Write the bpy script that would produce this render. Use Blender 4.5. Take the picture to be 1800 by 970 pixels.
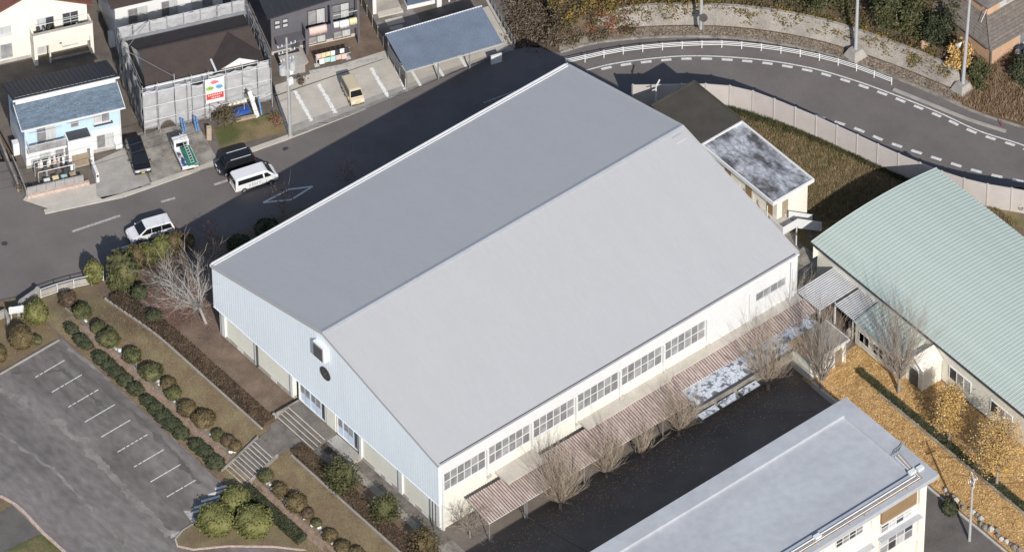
import bpy, bmesh, math, random
import numpy as np
from mathutils import Vector, Matrix, noise
rad = math.radians
for o in list(bpy.data.objects): bpy.data.objects.remove(o)
S = bpy.context.scene
COL = S.collection
# ------------------------------------------------------------ camera
PITCH, YAW, ROLL, DIST, FPX = rad(44.36), rad(51.03), rad(-0.53), 700.0, 12350.6
cy, sy = math.cos(YAW), math.sin(YAW)
FWD = Vector((cy*math.cos(PITCH), sy*math.cos(PITCH), -math.sin(PITCH)))
R0 = Vector((sy, -cy, 0)); U0 = R0.cross(FWD)
RT = R0*math.cos(ROLL) + U0*math.sin(ROLL); UP = -R0*math.sin(ROLL) + U0*math.cos(ROLL)
CPOS = Vector((27.307, 22.762, 0)) - FWD*DIST
cam = bpy.data.cameras.new('camera'); camo = bpy.data.objects.new('camera', cam); COL.objects.link(camo)
camo.matrix_world = Matrix(((RT.x, UP.x, -FWD.x, CPOS.x), (RT.y, UP.y, -FWD.y, CPOS.y), (RT.z, UP.z, -FWD.z, CPOS.z), (0, 0, 0, 1)))
cam.sensor_width = 36; cam.lens = FPX/1800*36; cam.clip_start = 10; cam.clip_end = 5000
S.camera = camo
# ------------------------------------------------------------ light
SUN_EL, SHADOW_AZ = rad(33.7), rad(65.9)      # shadows fall towards SHADOW_AZ (counter-clockwise from +X)
w = bpy.data.worlds.new('World'); S.world = w; w.use_nodes = True
nt = w.node_tree; sky = nt.nodes.new('ShaderNodeTexSky'); sky.sky_type = 'NISHITA'; sky.sun_disc = False
sky.sun_elevation = SUN_EL
saz = SHADOW_AZ + math.pi                     # towards the sun
sky.sun_rotation = math.pi/2 - saz
bgn = nt.nodes['Background']; bgn.inputs['Strength'].default_value = 0.115
nt.links.new(sky.outputs[0], bgn.inputs[0])
sl = bpy.data.lights.new('sun', 'SUN'); sl.energy = 4.3; sl.angle = rad(0.5); sl.color = (1, .955, .89)
so = bpy.data.objects.new('sun', sl); COL.objects.link(so)
sd = Vector((math.cos(SHADOW_AZ)*math.cos(SUN_EL), math.sin(SHADOW_AZ)*math.cos(SUN_EL), -math.sin(SUN_EL)))
so.rotation_euler = sd.to_track_quat('-Z', 'Y').to_euler(); so.location = (0, 0, 60)
vs = S.view_settings; vs.view_transform = 'Standard'; vs.look = 'None'; vs.exposure = 0.0; vs.gamma = 1; vs.use_curve_mapping = False
S.render.engine = 'CYCLES'
# ------------------------------------------------------------ helpers
def at(px, py, z=0.0):
    d = FWD + RT*((px-900)/FPX) - UP*((py-485)/FPX)
    return CPOS + d*((z-CPOS.z)/d.z)
def lerp(a, b, t): return a+(b-a)*t
def pw(x, pts):
    if x <= pts[0][0]: return pts[0][1]
    for (x0, y0), (x1, y1) in zip(pts, pts[1:]):
        if x <= x1: return lerp(y0, y1, (x-x0)/(x1-x0))
    return pts[-1][1]
def sm(a, b, x):
    t = min(1, max(0, (x-a)/(b-a))); return t*t*(3-2*t)
MATS = {}
def mat(name, col, rough=.8, var=.12, scale=1.5, bump=0., bscale=12., metal=0., col2=None, ramp=None, mp=None, spec=.3, detail=6, fine=.0, coat=0., alpha=None, fscale=9.):
    m = bpy.data.materials.new(name); m.use_nodes = True; n = m.node_tree.nodes; l = m.node_tree.links
    b = n['Principled BSDF']; b.inputs['Roughness'].default_value = rough; b.inputs['Metallic'].default_value = metal
    b.inputs['Specular IOR Level'].default_value = spec; b.inputs['Coat Weight'].default_value = coat
    c1 = tuple(max(0, c*(1-var)) for c in col)+(1,); c2 = (tuple(col2) if col2 else tuple(min(1, c*(1+var)) for c in col))+(1,)
    tc = n.new('ShaderNodeTexCoord'); src = tc.outputs['Object']
    if mp:
        mm = n.new('ShaderNodeMapping'); mm.inputs['Scale'].default_value = mp; l.new(src, mm.inputs[0]); src = mm.outputs[0]
    nz = n.new('ShaderNodeTexNoise'); nz.inputs['Scale'].default_value = scale; nz.inputs['Detail'].default_value = detail; nz.inputs['Roughness'].default_value = .6
    l.new(src, nz.inputs[0])
    r = n.new('ShaderNodeValToRGB'); lo, hi = ramp or (.3, .7)
    r.color_ramp.elements[0].position = lo; r.color_ramp.elements[1].position = hi
    r.color_ramp.elements[0].color = c1; r.color_ramp.elements[1].color = c2
    l.new(nz.outputs[0], r.inputs[0]); out = r.outputs[0]
    if fine:
        n2 = n.new('ShaderNodeTexNoise'); n2.inputs['Scale'].default_value = fscale; n2.inputs['Detail'].default_value = 4; l.new(src, n2.inputs[0])
        mr = n.new('ShaderNodeMapRange'); mr.inputs[1].default_value = .3; mr.inputs[2].default_value = .7; mr.inputs[3].default_value = 1-fine; mr.inputs[4].default_value = 1+fine
        l.new(n2.outputs[0], mr.inputs[0])
        mx = n.new('ShaderNodeMix'); mx.data_type = 'RGBA'; mx.blend_type = 'MULTIPLY'; mx.inputs[0].default_value = 1
        l.new(out, mx.inputs[6]); l.new(mr.outputs[0], mx.inputs[7]); out = mx.outputs[2]
    l.new(out, b.inputs['Base Color'])
    if bump:
        n3 = n.new('ShaderNodeTexNoise'); n3.inputs['Scale'].default_value = bscale; n3.inputs['Detail'].default_value = 5; l.new(src, n3.inputs[0])
        bp = n.new('ShaderNodeBump'); bp.inputs['Strength'].default_value = bump; bp.inputs['Distance'].default_value = .05
        l.new(n3.outputs[0], bp.inputs['Height']); l.new(bp.outputs[0], b.inputs['Normal'])
    if alpha is not None: b.inputs['Alpha'].default_value = alpha
    MATS[name] = m; return m
M = MATS
def leafmat(name, c1, c2, c3, rough=.7):
    # colour differs from leaf to leaf (random per island) and from clump to clump
    m = bpy.data.materials.new(name); m.use_nodes = True; n = m.node_tree.nodes; l = m.node_tree.links
    b = n['Principled BSDF']; b.inputs['Roughness'].default_value = rough; b.inputs['Specular IOR Level'].default_value = .2
    g = n.new('ShaderNodeNewGeometry'); tc = n.new('ShaderNodeTexCoord'); nz = n.new('ShaderNodeTexNoise'); nz.inputs['Scale'].default_value = 1.3
    l.new(tc.outputs['Object'], nz.inputs[0])
    a = n.new('ShaderNodeMath'); a.operation = 'MULTIPLY_ADD'; a.inputs[1].default_value = .5; l.new(g.outputs['Random Per Island'], a.inputs[0])
    a2 = n.new('ShaderNodeMath'); a2.operation = 'MULTIPLY_ADD'; a2.inputs[1].default_value = 1.6; a2.inputs[2].default_value = -.55; l.new(nz.outputs[0], a2.inputs[0]); l.new(a2.outputs[0], a.inputs[2])
    r = n.new('ShaderNodeValToRGB'); e = r.color_ramp.elements; e[0].color = c1+(1,); e[1].color = c3+(1,); e[0].position = .1; e[1].position = .9
    k = e.new(.5); k.color = c2+(1,)
    l.new(a.outputs[0], r.inputs[0]); l.new(r.outputs[0], b.inputs['Base Color'])
    MATS[name] = m; return m
class MB:
    def __init__(s): s.v = []; s.f = []
    def add(s, v, f):
        o = len(s.v); s.v += [tuple(p) for p in v]; s.f += [tuple(i+o for i in q) for q in f]; return s
    def box(s, x0, x1, y0, y1, z0, z1):
        return s.add([(x0,y0,z0),(x1,y0,z0),(x1,y1,z0),(x0,y1,z0),(x0,y0,z1),(x1,y0,z1),(x1,y1,z1),(x0,y1,z1)],
                     [(0,3,2,1),(4,5,6,7),(0,1,5,4),(1,2,6,5),(2,3,7,6),(3,0,4,7)])
    def hexa(s, bot, top):
        return s.add(list(bot)+list(top), [(0,3,2,1),(4,5,6,7),(0,1,5,4),(1,2,6,5),(2,3,7,6),(3,0,4,7)])
    def slab(s, quad, t):      # 4 corner points (counter-clockwise from above), thickness downwards
        return s.hexa([(p[0], p[1], p[2]-t) for p in quad], quad)
    def beam(s, p, q, w, h=None):
        p = Vector(p); q = Vector(q); d = (q-p).normalized(); h = h or w
        a = d.cross(Vector((0, 0, 1)))
        if a.length < 1e-4: a = Vector((1, 0, 0))
        a.normalize(); b = a.cross(d)
        c = [(-1,-1),(1,-1),(1,1),(-1,1)]
        return s.add([p+a*(i*w/2)+b*(j*h/2) for i, j in c]+[q+a*(i*w/2)+b*(j*h/2) for i, j in c],
                     [(0,1,2,3),(4,7,6,5),(0,4,5,1),(1,5,6,2),(2,6,7,3),(3,7,4,0)])
    def tube(s, p, q, r0, r1=None, n=8, cap=True):
        p = Vector(p); q = Vector(q); r1 = r0 if r1 is None else r1; d = (q-p).normalized()
        a = d.orthogonal().normalized(); b = d.cross(a); o = len(s.v)
        for c, r in ((p, r0), (q, r1)):
            for i in range(n):
                t = 2*math.pi*i/n; s.v.append(tuple(c+(a*math.cos(t)+b*math.sin(t))*r))
        for i in range(n): s.f.append((o+i, o+(i+1)%n, o+n+(i+1)%n, o+n+i))
        if cap: s.f.append(tuple(o+n-1-i for i in range(n))); s.f.append(tuple(o+n+i for i in range(n)))
        return s
    def prism(s, pts, z0, z1):
        n = len(pts); o = len(s.v)
        s.v += [(p[0], p[1], z0) for p in pts]+[(p[0], p[1], z1) for p in pts]
        s.f.append(tuple(o+n-1-i for i in range(n))); s.f.append(tuple(o+n+i for i in range(n)))
        for i in range(n): s.f.append((o+i, o+(i+1)%n, o+n+(i+1)%n, o+n+i))
        return s
    def xprism(s, pts, a0, a1, axis='x'):   # polygon in (y,z) extruded along x, or (x,z) along y
        n = len(pts); o = len(s.v)
        for a in (a0, a1): s.v += [((a, p[0], p[1]) if axis == 'x' else (p[0], a, p[1])) for p in pts]
        s.f.append(tuple(o+i for i in range(n))); s.f.append(tuple(o+2*n-1-i for i in range(n)))
        for i in range(n): s.f.append((o+i, o+n+i, o+n+(i+1)%n, o+(i+1)%n))
        return s
    def ico(s, c, r, sub=2, sq=1., seed=None, amp=.0):
        bm = bmesh.new(); bmesh.ops.create_icosphere(bm, subdivisions=sub, radius=1)
        vs = []
        for v in bm.verts:
            k = 1+(amp*noise.noise(v.co*1.7+Vector((seed or 0, 3, 7))) if amp else 0)
            vs.append((c[0]+v.co.x*r*k, c[1]+v.co.y*r*k, c[2]+v.co.z*r*k*sq))
        bm.verts.index_update(); fs = [tuple(v.index for v in f.verts) for f in bm.faces]; bm.free()
        return s.add(vs, fs)
    def build(s, name, m, parent=None, smooth=False, fix=True, bevel=0):
        me = bpy.data.meshes.new(name); me.from_pydata(s.v, [], s.f); me.update()
        if fix:
            bm = bmesh.new(); bm.from_mesh(me); bmesh.ops.recalc_face_normals(bm, faces=bm.faces); bm.to_mesh(me); bm.free()
        if smooth:
            for p in me.polygons: p.use_smooth = True
        me.materials.append(M[m] if isinstance(m, str) else m)
        o = bpy.data.objects.new(name, me); COL.objects.link(o); o.parent = parent
        if bevel:
            b = o.modifiers.new('bevel', 'BEVEL'); b.width = bevel; b.segments = 2; b.limit_method = 'ANGLE'; b.angle_limit = rad(25)
        return o
def tag(o, label=None, cat=None, group=None, kind=None):
    if label: o['label'] = label
    if cat: o['category'] = cat
    if group: o['group'] = group
    if kind: o['kind'] = kind
    return o
def thing(name, label, cat, loc=(0, 0, 0), rz=0, group=None):
    o = bpy.data.objects.new(name, None); COL.objects.link(o); o.location = loc; o.rotation_euler = (0, 0, rz); o.empty_display_size = .3
    return tag(o, label, cat, group)
def dup(o, loc=None, rz=None, scale=None, label=None, parent=None):
    c = o.copy(); COL.objects.link(c)
    if parent is not None: c.parent = parent
    if loc is not None: c.location = loc
    if rz is not None: c.rotation_euler = (0, 0, rz)
    if scale is not None: c.scale = scale if hasattr(scale, '__len__') else (scale,)*3
    if label: c['label'] = label
    for ch in list(o.children): dup(ch, parent=c)
    return c
def struct(o): o['kind'] = 'structure'; return o
def fastquads(name, V, m, parent=None):
    # V: (n,4,3) or (n,3,3) array of separate leaf faces
    V = np.asarray(V, dtype=np.float32); n, k = V.shape[:2]
    me = bpy.data.meshes.new(name); me.vertices.add(n*k); me.vertices.foreach_set('co', V.reshape(-1))
    me.loops.add(n*k); me.loops.foreach_set('vertex_index', np.arange(n*k, dtype=np.int32))
    me.polygons.add(n); me.polygons.foreach_set('loop_start', np.arange(0, n*k, k, dtype=np.int32))
    me.update(calc_edges=True); me.validate()
    for mm in (m if isinstance(m, (list, tuple)) else [m]): me.materials.append(M[mm])
    o = bpy.data.objects.new(name, me); COL.objects.link(o); o.parent = parent; return o
def leafquads(P, size, rng, flat=0., asp=.6):
    n = len(P); a = rng.normal(size=(n, 3)); a[:, 2] *= (1-flat); a /= np.linalg.norm(a, axis=1)[:, None]
    b = rng.normal(size=(n, 3)); b[:, 2] *= (1-flat); b -= (b*a).sum(1)[:, None]*a; b /= np.linalg.norm(b, axis=1)[:, None]+1e-9
    s = size*rng.uniform(.6, 1.3, size=(n, 1)); a = a*s; b = b*s*asp
    return np.stack([P-a, P+b, P+a, P-b], axis=1)
# ------------------------------------------------------------ materials
mat('roof_grey', (.475, .472, .475), .55, .02, .35, fine=.02, fscale=2.5, mp=(1.6, .35, 1))
mat('roof_grey_b', (.445, .46, .485), .6, .10, .22, fine=.06, fscale=1.2, detail=9)
mat('trim_white', (.74, .74, .73), .5, .04)
mat('trim_grey', (.42, .43, .45), .5, .06)
mat('dark_gap', (.03, .03, .032), .7, .1)
mat('clad_blue', (.84, .91, .99), .5, .03, .5, mp=(1, 1, .25), fine=.04)
mat('wall_cream', (.80, .785, .69), .8, .05, .7, mp=(1, 1, .3), fine=.06)
mat('wall_white', (.72, .72, .71), .7, .03, .8, mp=(1, 1, .3), fine=.04)
mat('plinth', (.42, .40, .36), .9, .2, 1.2, fine=.2)
mat('door_blue', (.66, .75, .88), .35, .05)
mat('stair_conc', (.17, .152, .135), .9, .3, .9, bump=.4, fine=.25)
mat('court', (.165, .142, .122), .9, .15, .3, fine=.12)
mat('yard_soil', (.15, .128, .108), .95, .25, .5, fine=.25)
mat('verge', (.29, .245, .20), .95, .25, .8, bump=.4, fine=.3)
mat('sheet_valley', (.17, .095, .07), .9, .3, 1.5, fine=.3, mp=(1, .3, 1))
mat('door_dark', (.07, .075, .08), .4, .1)
mat('glass', (.055, .062, .07), .12, .5, .35, spec=.5)
mat('glass_mid', (.31, .31, .31), .25, .35, .9, spec=.5)
mat('glass_dim', (.22, .22, .225), .25, .35, 1.1, spec=.5)
mat('curtain', (.50, .51, .50), .45, .15, 3, mp=(3, 3, .2))
mat('metal_grey', (.35, .36, .37), .4, .12, metal=.3)
mat('metal_dark', (.06, .06, .065), .5, .2)
mat('alu', (.62, .63, .64), .35, .06, metal=.2)
mat('pole_conc', (.40, .40, .39), .8, .12, 2)
mat('concrete', (.36, .34, .31), .9, .18, .6, bump=.3, fine=.14)
mat('concrete_light', (.52, .48, .42), .9, .13, .5, fine=.12)
mat('concrete_old', (.27, .25, .22), .9, .35, .8, bump=.4, fine=.25, ramp=(.35, .65))
mat('concrete_dark', (.10, .09, .085), .9, .25, .8, bump=.3, fine=.2)
mat('retain', (.32, .292, .262), .92, .32, .35, bump=.5, fine=.22, ramp=(.3, .7), mp=(1, 1, .5))
mat('panel_wall', (.52, .475, .45), .85, .06, .8, fine=.05)
mat('asphalt', (.168, .150, .141), .9, .12, .25, bump=.25, bscale=25, fine=.1)
mat('asphalt_old', (.195, .175, .165), .92, .28, .22, bump=.3, bscale=25, fine=.2, col2=(.215, .196, .185), ramp=(.32, .6), mp=(1, .45, 1), fscale=1.6)
mat('asphalt_dark', (.135, .122, .114), .9, .22, .4, bump=.25, fine=.15)
mat('asphalt_light', (.235, .214, .201), .95, .3, .7, bump=.25, fine=.2)
mat('paint_white', (.68, .67, .65), .7, .2, 4, fine=.2)
mat('paint_worn', (.40, .385, .37), .8, .4, 5, fine=.35)
mat('earth', (.175, .128, .096), .95, .28, .5, bump=.6, bscale=6, fine=.28)
mat('lawn_dry', (.225, .155, .10), .95, .3, .45, bump=.7, bscale=9, fine=.3, col2=(.235, .20, .11))
mat('grass_gr', (.13, .14, .05), .95, .25, .22, bump=.7, bscale=8, fine=.3, col2=(.24, .18, .10), ramp=(.4, .6))
mat('litter', (.54, .315, .125), .95, .3, .8, bump=.6, bscale=10, fine=.4, col2=(.62, .42, .19))
mat('gravel', (.27, .20, .155), .95, .25, 2, bump=.5, fine=.3)
mat('hill_soil', (.115, .085, .055), .95, .35, .6, bump=.6, fine=.3)
mat('rust_sheet', (.42, .33, .29), .8, .25, .9, fine=.14, mp=(2, .7, 1), col2=(.52, .45, .42), ramp=(.25, .7), fscale=3)
mat('peel', (.17, .165, .17), .8, .45, .8, fine=.35, col2=(.46, .48, .52), ramp=(.38, .6), fscale=5, mp=(1, .55, 1), detail=10)
mat('peel_blue', (.20, .21, .23), .8, .25, 1.6, fine=.3, col2=(.58, .62, .68), ramp=(.42, .5), fscale=5, detail=10)
mat('roof_brown_flat', (.075, .067, .056), .9, .2, .4, fine=.12)
mat('roof_brown', (.062, .047, .042), .75, .12, .8, fine=.12)
mat('roof_green', (.475, .545, .495), .55, .06, .3, fine=.06)
mat('roof_black', (.042, .042, .048), .6, .2, 1.5, fine=.15, mp=(4, .5, 1))
mat('roof_bluegrey', (.135, .18, .23), .6, .25, 1.2, fine=.3, mp=(1, 2.5, 1), fscale=5)
mat('roof_tile', (.19, .165, .145), .8, .2, 2, fine=.25)
mat('roof_redbrown', (.20, .085, .062), .8, .2, 2, fine=.2)
mat('carport_blue', (.20, .24, .305), .4, .12, .5, fine=.08)
mat('sheet_white', (.60, .61, .63), .45, .10, 1, fine=.08)
mat('wall_blue', (.48, .64, .82), .7, .04)
mat('wall_ivory', (.80, .76, .67), .8, .05, .6, fine=.04)
mat('wall_charcoal', (.125, .12, .135), .8, .08, .6)
mat('wall_tan', (.55, .36, .235), .85, .1, 1, fine=.08)
mat('wall_slate', (.10, .13, .18), .6, .1)
mat('wood_beige', (.36, .29, .21), .8, .2, 3, mp=(1, 1, 6))
mat('fence_brown', (.17, .14, .11), .8, .2, 3)
mat('block_grey', (.33, .31, .30), .9, .12, 2, fine=.1)
mat('tile_pink', (.52, .40, .34), .8, .25, 3, fine=.25)
mat('net_grey', (.45, .45, .46), .9, .14, .9, bump=.6, bscale=3, fine=.12, alpha=.9, mp=(1, 1, 2.2))
mat('net_dark', (.25, .25, .26), .9, .2, .9, bump=.5, bscale=3, fine=.1)
mat('board_brown', (.27, .185, .10), .8, .08, 1)
mat('car_white', (.78, .78, .78), .25, .02, coat=.4, spec=.5)
mat('car_black', (.012, .012, .014), .22, .1, coat=.6, spec=.5)
mat('car_beige', (.62, .52, .35), .3, .03, coat=.4, spec=.5)
mat('car_glass', (.012, .014, .016), .08, .1, spec=.6)
mat('tyre', (.02, .02, .02), .9, .1)
mat('rim', (.42, .42, .43), .35, .1, metal=.6)
mat('lamp_clear', (.75, .76, .76), .2, .05)
mat('lamp_red', (.35, .02, .02), .3, .1)
mat('lamp_amber', (.6, .25, .03), .3, .1)
mat('plate_yellow', (.7, .55, .08), .5, .05)
mat('tarp_green', (.03, .20, .13), .6, .2, 2, bump=.4, bscale=3)
mat('tarp_blue', (.03, .09, .36), .6, .2, 2, bump=.4)
mat('pipe_blue', (.12, .26, .50), .5, .1)
mat('cloth_white', (.78, .78, .76), .9, .08, 3)
mat('cloth_dark', (.05, .055, .07), .9, .2, 3)
mat('cloth_pink', (.66, .50, .45), .9, .1, 6)
mat('cloth_yellow', (.70, .62, .36), .9, .1, 4)
mat('cloth_aqua', (.42, .62, .60), .9, .12, 4)
mat('banner_red', (.62, .07, .06), .7, .05)
mat('blot_pink', (.72, .22, .30), .7, .1)
mat('blot_green', (.30, .52, .12), .7, .1)
mat('blot_blue', (.16, .42, .66), .7, .1)
mat('stone', (.46, .44, .41), .9, .25, 3, fine=.2)
mat('stone_dark', (.22, .20, .18), .9, .3, 3, fine=.2)
mat('bark', (.30, .255, .215), .9, .25, 3)
mat('bark_pale', (.36, .335, .31), .9, .2, 3)
mat('bark_warm', (.38, .31, .24), .9, .25, 3)
mat('core_green', (.035, .04, .018), 1, .2)
mat('core_brown', (.05, .038, .024), 1, .2)
leafmat('leaf_lime', (.095, .10, .032), (.145, .148, .052), (.20, .195, .075))
leafmat('leaf_green', (.045, .052, .024), (.085, .09, .04), (.13, .125, .055))
leafmat('leaf_dark', (.032, .04, .023), (.058, .068, .037), (.09, .095, .05))
leafmat('leaf_olive', (.07, .058, .028), (.12, .093, .045), (.165, .125, .065))
leafmat('leaf_brown', (.06, .045, .033), (.105, .075, .05), (.145, .10, .063))
leafmat('leaf_red', (.16, .04, .025), (.28, .09, .05), (.34, .16, .09))
leafmat('leaf_gold', (.38, .22, .07), (.57, .37, .13), (.72, .53, .22))
leafmat('leaf_autumn', (.06, .06, .02), (.18, .14, .045), (.34, .22, .06))
leafmat('leaf_dull', (.08, .06, .045), (.15, .115, .08), (.22, .17, .12))
leafmat('leaf_litter', (.34, .20, .085), (.56, .36, .15), (.70, .50, .24))
leafmat('blade', (.10, .115, .035), (.18, .17, .065), (.28, .23, .11))
leafmat('straw', (.20, .135, .08), (.29, .20, .125), (.37, .27, .18))
# ------------------------------------------------------------ terrain
GW, GL, GE, GR = 35.34, 45.0, 9.2, 13.52     # hall: width, length, eave, ridge
NEAR = [(-90, 88), (-13, 54.2), (-3.2, 49.7), (18.3, 45.4), (46, 39.6), (52.3, 34.0), (59.8, 27.6), (62.9, 20.7), (64.9, 14.2), (66.8, 7.7), (69.2, 1.8), (72.5, -3), (79, -12), (120, -60)]
def near(x): return pw(x, NEAR)
def zr(x): return lerp(-2.0, -1.3, sm(22, 62, x))
def hgt(x, y):
    a = sm(-11.6, -4.9, x); a = lerp(a, min(1, max(0, (x+11.4)/6.4)), .6)
    yn = near(x); b = 1 - sm(36.6, yn-.4, y) if x < 50 else 1
    b = lerp(b, 1, sm(36, 45, x))
    return -1.82 + 1.82*min(a, b)
def gat(px, py, dz=0.):
    z = 0.
    for _ in range(12):
        q = at(px, py, z+dz); z = hgt(q.x, q.y)
    return Vector((q.x, q.y, z))
def rat(px, py, dz=0.):           # point on the streets
    z = -1.7
    for _ in range(6):
        q = at(px, py, z+dz); z = zr(q.x)
    return Vector((q.x, q.y, z))
def grid(name, xs, yf, m, zf, n, parent=None, dz=0., rough=0.):
    # columns at xs, each running y0..y1 = yf(x) in n steps, heights from zf
    b = MB(); r = random.Random(len(xs))
    for x in xs:
        y0, y1 = yf(x)
        for j in range(n+1):
            y = lerp(y0, y1, j/n); b.v.append((x, y, zf(x, y)+dz+(noise.noise(Vector((x*.9, y*.9, 0)))*rough if 0 < j < n else 0)))
    for i in range(len(xs)-1):
        for j in range(n): b.f.append((i*(n+1)+j, (i+1)*(n+1)+j, (i+1)*(n+1)+j+1, i*(n+1)+j+1))
    o = b.build(name, m, parent, smooth=True, fix=False); return o
def fr(a, b, step): n = max(1, int(round((b-a)/step))); return [lerp(a, b, i/n) for i in range(n+1)]
g = MB(); g.v = [(-900, -900, -3.2), (1200, -900, -3.2), (1200, 1200, -3.2), (-900, 1200, -3.2)]; g.f = [(0, 1, 2, 3)]
struct(g.build('ground', 'earth'))
struct(grid('school_ground', fr(-60, -14, 3)+fr(-13.5, 0, .5)[0:]+fr(1, 80, 1), lambda x: (-70, near(x)-.02), 'earth', hgt, 110))
# front lawn bank, terrace earth, kerb lines
struct(grid('lawn_bank', fr(-11.25, -4.75, .4), lambda x: (-6, near(x)-.35), 'lawn_dry', hgt, 90, dz=.012, rough=.03))
struct(grid('lower_lawn', fr(-32, -11.6, .8), lambda x: (46.2, near(x)-.35), 'lawn_dry', hgt, 10, dz=.03, rough=.02))
struct(grid('terrace_earth', fr(-3.0, -.05, .5), lambda x: (23.2, 44), 'earth', hgt, 30, dz=.015, rough=.05))
# parking lot with curved far edge
park = MB(); PZ = -1.79
pk = [(-11.45, 46.0), (-32, 45.6), (-60, 45), (-60, -30), (-9.5, -30)]
isl = [at(308, 948, PZ), at(322, 932, PZ), at(345, 918, PZ), at(362, 900, PZ), at(392, 872, PZ), at(408, 862, PZ)]
pts = [(-11.45, 46.0), (-60, 45.2), (-60, -12), (-16, -12)]
pts += [tuple(at(x, y, PZ)[:2]) for x, y in ((640, 990), (560, 972), (480, 963), (400, 962), (340, 968), (312, 962))]
pts += [tuple(p[:2]) for p in isl] + [(-11.45, 18.0)]
park.v = [(p[0], p[1], PZ) for p in pts]; park.f = [tuple(range(len(pts)))]
park_o = struct(park.build('parking_lot', 'asphalt_old', fix=False))
def flat(name, px, z, m, parent=None, zoff=0., kind=True):
    b = MB(); b.v = [tuple(at(x, y, z))[:2]+(z+zoff,) for x, y in px]; b.f = [tuple(range(len(px)))]
    o = b.build(name, m, parent, fix=False)
    if o.data.polygons[0].normal.z < 0: o.data.flip_normals()
    if kind and parent is None: struct(o)
    return o
# bay lines
for i in range(9):
    t = i/8; a = Vector((lerp(62, 293, t), lerp(663, 873, t))); e = Vector((lerp(115, 346, t), lerp(632, 842, t)))
    p, q = at(a.x, a.y, PZ), at(e.x, e.y, PZ); d = (q-p).normalized(); nn = Vector((-d.y, d.x, 0))*.055
    b = MB(); k = 7; r = random.Random(i)
    for j in range(k):
        s0, s1 = p.lerp(q, j/k+.008), p.lerp(q, (j+1)/k-(.0 if r.random() < .7 else .03)); o_ = len(b.v)
        b.v += [tuple(s0-nn)[:2]+(PZ+.0065,), tuple(s1-nn)[:2]+(PZ+.0065,), tuple(s1+nn)[:2]+(PZ+.0065,), tuple(s0+nn)[:2]+(PZ+.0065,)]; b.f.append((o_, o_+1, o_+2, o_+3))
    b.build('bay_line', 'paint_white', park_o, fix=False)
    # wheel stops
    w0 = at(lerp(120, 351, t)+10, lerp(636, 846, t)-4, PZ)
for i in range(5):
    t = i/4; a = at(lerp(337, 386, t)-8, lerp(905, 861, t)-2, PZ); c = a+Vector((1.9, -.6, 0)); nn = Vector((.05, .14, 0))
    b = MB(); b.v = [tuple(v)[:2]+(PZ+.0065,) for v in (a-nn, c-nn, c+nn, a+nn)]; b.f = [(0, 1, 2, 3)]; b.build('hatch_line', 'paint_white', park_o, fix=False)
flat('worn_line', [(322, 897), (334, 897), (348, 918), (340, 921)], PZ, 'paint_worn', park_o, .0072)
flat('worn_line', [(300, 946), (300, 938), (340, 925), (345, 930)], PZ, 'paint_worn', park_o, .0078)
# repaired strips along the lot: lighter band of old asphalt
def ragged(name, line, w, m, dz, seed):
    L = at_len([at(x, y, PZ) for x, y in line], 90); b = MB()
    for i, p in enumerate(L):
        d = L[min(90, i+1)]-L[max(0, i-1)]; k = Vector((-d.y, d.x, 0)).normalized()
        for s in (-1, 1):
            ww = w*(.5+1.1*noise.noise(Vector((i*.17, s*5, seed)))+.5*noise.noise(Vector((i*.6, s*9, seed)))); q = p+k*s*max(.04, ww); b.v.append((q.x, q.y, PZ+dz))
    for i in range(90): b.f.append((2*i, 2*i+2, 2*i+3, 2*i+1))
    o = b.build(name, m, park_o, fix=False)
    if o.data.polygons[0].normal.z < 0: o.data.flip_normals()
# bushes island + beds
struct(flat('bush_island', [(308, 948), (322, 932), (345, 918), (362, 900), (395, 868), (440, 850), (700, 1010), (560, 970), (480, 961), (400, 960), (340, 966), (312, 960)], PZ+.1, 'lawn_dry'))
flat('planting_bed', [(-40, 860), (0, 872), (22, 886), (-40, 925)], PZ+.05, 'lawn_dry')
flat('planting_bed', [(72, 938), (112, 970), (160, 1010), (-20, 1010), (10, 968)], PZ+.05, 'grass_gr')
flat('asphalt_path', [(-40, 925), (22, 886), (72, 938), (10, 968), (-20, 1000)], PZ, 'asphalt_dark', None, .006)
def kerb(name, px, z, m, w=.14, h=.14, parent=None):
    pts = [at(x, y, z) for x, y in px]; b = MB()
    for p, q in zip(pts, pts[1:]): b.beam((p.x, p.y, z+h/2), (q.x, q.y, z+h/2), w, h)
    o = b.build(name, m, parent)
    if parent is None: struct(o)
    return o
kerb('kerb', [(0, 872), (22, 884), (40, 898), (75, 936), (115, 972), (150, 1000)], PZ, 'tile_pink', .3)
kerb('kerb', [(0, 658), (104, 598)], PZ, 'concrete', .16)
kerb('kerb', [(308, 948), (322, 932), (345, 918), (362, 900), (395, 868)], PZ, 'concrete', .14)
kerb('kerb', [(308, 948), (312, 960), (340, 966), (400, 960), (480, 961), (560, 970), (640, 990)], PZ, 'tile_pink', .16)
# kerb beside the brown hedge, following the terrain
b = MB()
for y0, y1 in ((21.8, 47.4), (-6, 17.2)):
    for y in fr(y0, y1, .8)[:-1]: b.box(-5.06, -4.9, y+.01, y+.79, hgt(-5, y)-.15, hgt(-5, y)+.16)
struct(b.build('hedge_kerb', 'concrete'))
b = MB()
for y in fr(21.6, 48, .9): b.box(-8.9, -8.72, y+.02, y+.86, hgt(-8.8, y)-.15, hgt(-8.8, y)+.1)
struct(b.build('edging_kerb', 'concrete_old'))
struct(grid('gravel_path', fr(-9.75, -8.9, .4), lambda x: (-6, 47.5), 'gravel', lambda x, y: hgt(x, y), 60, dz=.02, rough=.05))
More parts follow.
